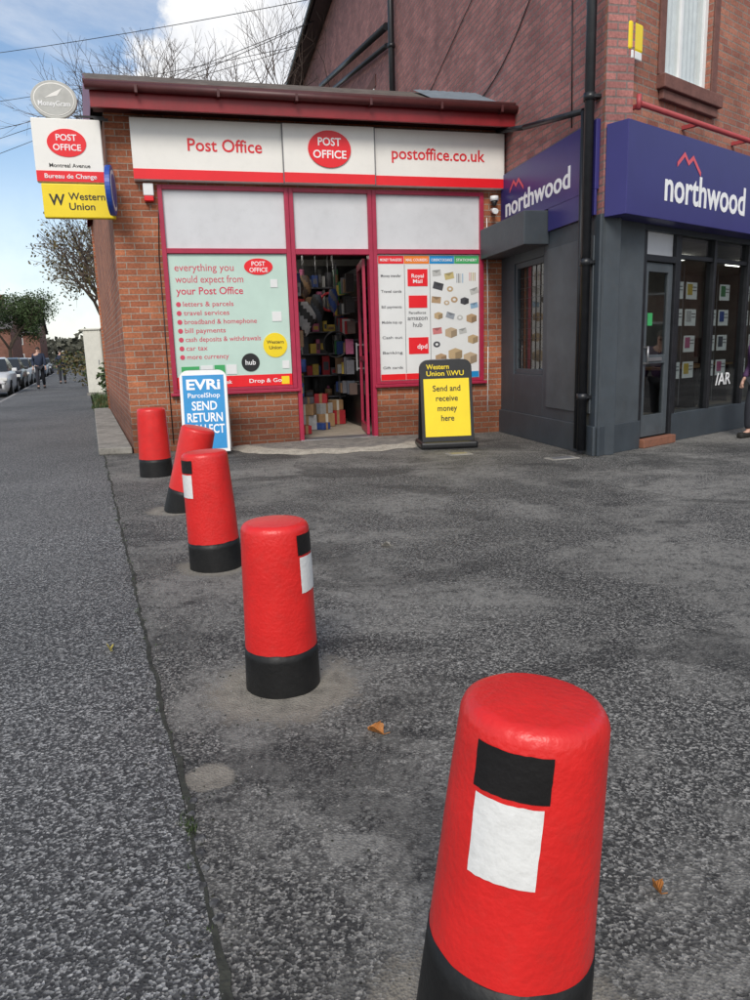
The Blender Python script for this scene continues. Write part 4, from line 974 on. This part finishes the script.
house(-43,84,.3,'two storey brick house with slate roof'); house(-46,98,.3,'two storey brick house with slate roof'); house(-27,95,.3,'two storey brick house with slate roof')
for hx,hy in ((31,3),(32,11.5),(33,20),(34,28.5),(30,-5.5)): house(hx,hy,-math.pi/2+.1,'two storey brick terrace house across side street','terrace houses across the side street')
for k,(a,b_) in enumerate((((-1.1,24.2,10.75),(-26,36,7.6)),((-1.1,24.2,10.75),(-26,36,8.6)),((-1.5,26,10.75),(-27,37,10.0)),((-1.5,26,10.75),(-27,36,11.6)),((-.9,23,10.8),(-26,34,13.0)),((-.7,22,10.8),(-20,30,15.0)))):
    g=MB(); pts=[]
    for i in range(17):
        f=i/16; pts.append((a[0]+(b_[0]-a[0])*f,a[1]+(b_[1]-a[1])*f,a[2]+(b_[2]-a[2])*f-.35*4*f*(1-f)))
    g.path(pts,.010,'blackp',4); tag(g.build('overhead_cable'),'thin overhead cable running to the tall building','cable','overhead cables')
# ---------------------------------------------------------------- fallen leaves
def leaf(x,y,s,m,ang,label):
    g=MB(); n=10; L_=[];R_=[]
    for i in range(n+1):
        f=i/n; w=s*.42*math.sin(math.pi*f**.8)*(1+.35*math.cos(i*2.6)); zz=.006+.012*math.sin(f*4)+.01*f
        L_.append((-w,s*(f-.5),zz+.012*w/s*3)); R_.append((w,s*(f-.5),zz+.008))
    for i in range(n):
        c0=(0,s*(i/n-.5),.004); c1=(0,s*((i+1)/n-.5),.004)
        g.poly([L_[i],c0,c1,L_[i+1]],m); g.poly([c0,R_[i],R_[i+1],c1],m)
    g.cyl((0,-s*.5,.006),(0.01,-s*.8,.012),.0015,.001,m,4)
    tag(g.build('fallen_leaf',None,Matrix.Translation((x,y,.001))@Matrix.Rotation(ang,4,'Z'),fix=False),label,'leaf','fallen leaves scattered on the asphalt')
leaf(-.02,2.20,.06,'leafrust',1.0,'curled rust brown leaf on the asphalt')
leaf(.60,1.46,.028,'leafrust',.3,'small rust brown leaf on the asphalt')
leaf(-1.12,2.95,.03,'leafyel',.3,'small yellow leaf lying on the asphalt')
leaf(.06,4.5,.06,'conc',1.4,'pale leaf lying on the asphalt')

# ---------------------------------------------------------------- world, sun, camera
wd=bpy.data.worlds.new('World'); S.world=wd; wd.use_nodes=True; nt=wd.node_tree; bg=nt.nodes['Background']; Lk=nt.links
sky=N(nt,'ShaderNodeTexSky'); sky.sky_type='NISHITA'; sky.sun_disc=False; sky.sun_elevation=math.radians(42); sky.sun_rotation=math.radians(187)
sky.air_density=1.1; sky.dust_density=.3; sky.ozone_density=2.0
tc=N(nt,'ShaderNodeTexCoord')
sx=N(nt,'ShaderNodeSeparateXYZ'); Lk.new(tc.outputs['Generated'],sx.inputs[0])
az_=math2(nt,'ADD',sx.outputs[2],.12)
dv=N(nt,'ShaderNodeVectorMath',operation='DIVIDE'); Lk.new(tc.outputs['Generated'],dv.inputs[0])
cb=N(nt,'ShaderNodeCombineXYZ')
for i in range(3): Lk.new(az_,cb.inputs[i])
Lk.new(cb.outputs[0],dv.inputs[1])
nz=N(nt,'ShaderNodeTexNoise',Scale=1.1,Detail=7,Roughness=.6,Distortion=.4); Lk.new(dv.outputs[0],nz.inputs['Vector'])
cl=ramp(nt,math2(nt,'MULTIPLY_ADD',sx.outputs[1],-.16,nz.outputs[0]),.38,.72)
hz=ramp(nt,sx.outputs[2],.0,.24,(.75,.75,.75),(0,0,0))
ds=N(nt,'ShaderNodeVectorMath',operation='DISTANCE'); Lk.new(tc.outputs['Generated'],ds.inputs[0]); ds.inputs[1].default_value=(-.115,.935,.305)
nz2=N(nt,'ShaderNodeTexNoise',Scale=12,Detail=8,Roughness=.64); Lk.new(tc.outputs['Generated'],nz2.inputs['Vector'])
cum=ramp(nt,math2(nt,'MULTIPLY_ADD',nz2.outputs[0],-.24,ds.outputs['Value']),.0,.04,(1,1,1),(0,0,0))
mx=math2(nt,'MAXIMUM',math2(nt,'MAXIMUM',cl,cum),hz)
cshade=ramp(nt,nz2.outputs[0],.35,.6,(5.6,5.75,6.1),(7.2,7.2,7.2))
col=mixc(nt,mx,sky.outputs[0],cshade)
Lk.new(col,bg.inputs[0]); bg.inputs[1].default_value=.15
sd=bpy.data.lights.new('sun','SUN'); sd.energy=2.6; sd.angle=math.radians(24); sd.color=(1,.94,.86)
so=bpy.data.objects.new('sun',sd); COL.objects.link(so)
el=math.radians(42); az=Vector((-.12,-.993,0)); d=Vector((-az.x*math.cos(el),-az.y*math.cos(el),-math.sin(el))); so.rotation_euler=d.to_track_quat('-Z','Y').to_euler()
cam=bpy.data.cameras.new('camera'); co=bpy.data.objects.new('camera',cam); COL.objects.link(co)
cam.sensor_fit='VERTICAL'; cam.sensor_height=36; cam.lens=27; cam.clip_start=.05; cam.clip_end=2000
p=math.atan(150/750); ro=.03
F=Vector((0,math.cos(p),-math.sin(p))); U0=Vector((0,math.sin(p),math.cos(p))); R0=Vector((1,0,0))
Rr=R0*math.cos(ro)-U0*math.sin(ro); Uu=R0*math.sin(ro)+U0*math.cos(ro)
m=Matrix((Rr,Uu,-F)).transposed().to_4x4(); m.translation=Vector((0,0,1.2)); co.matrix_world=m
S.camera=co
S.view_settings.view_transform='Standard'; S.view_settings.look='None'; S.view_settings.exposure=0
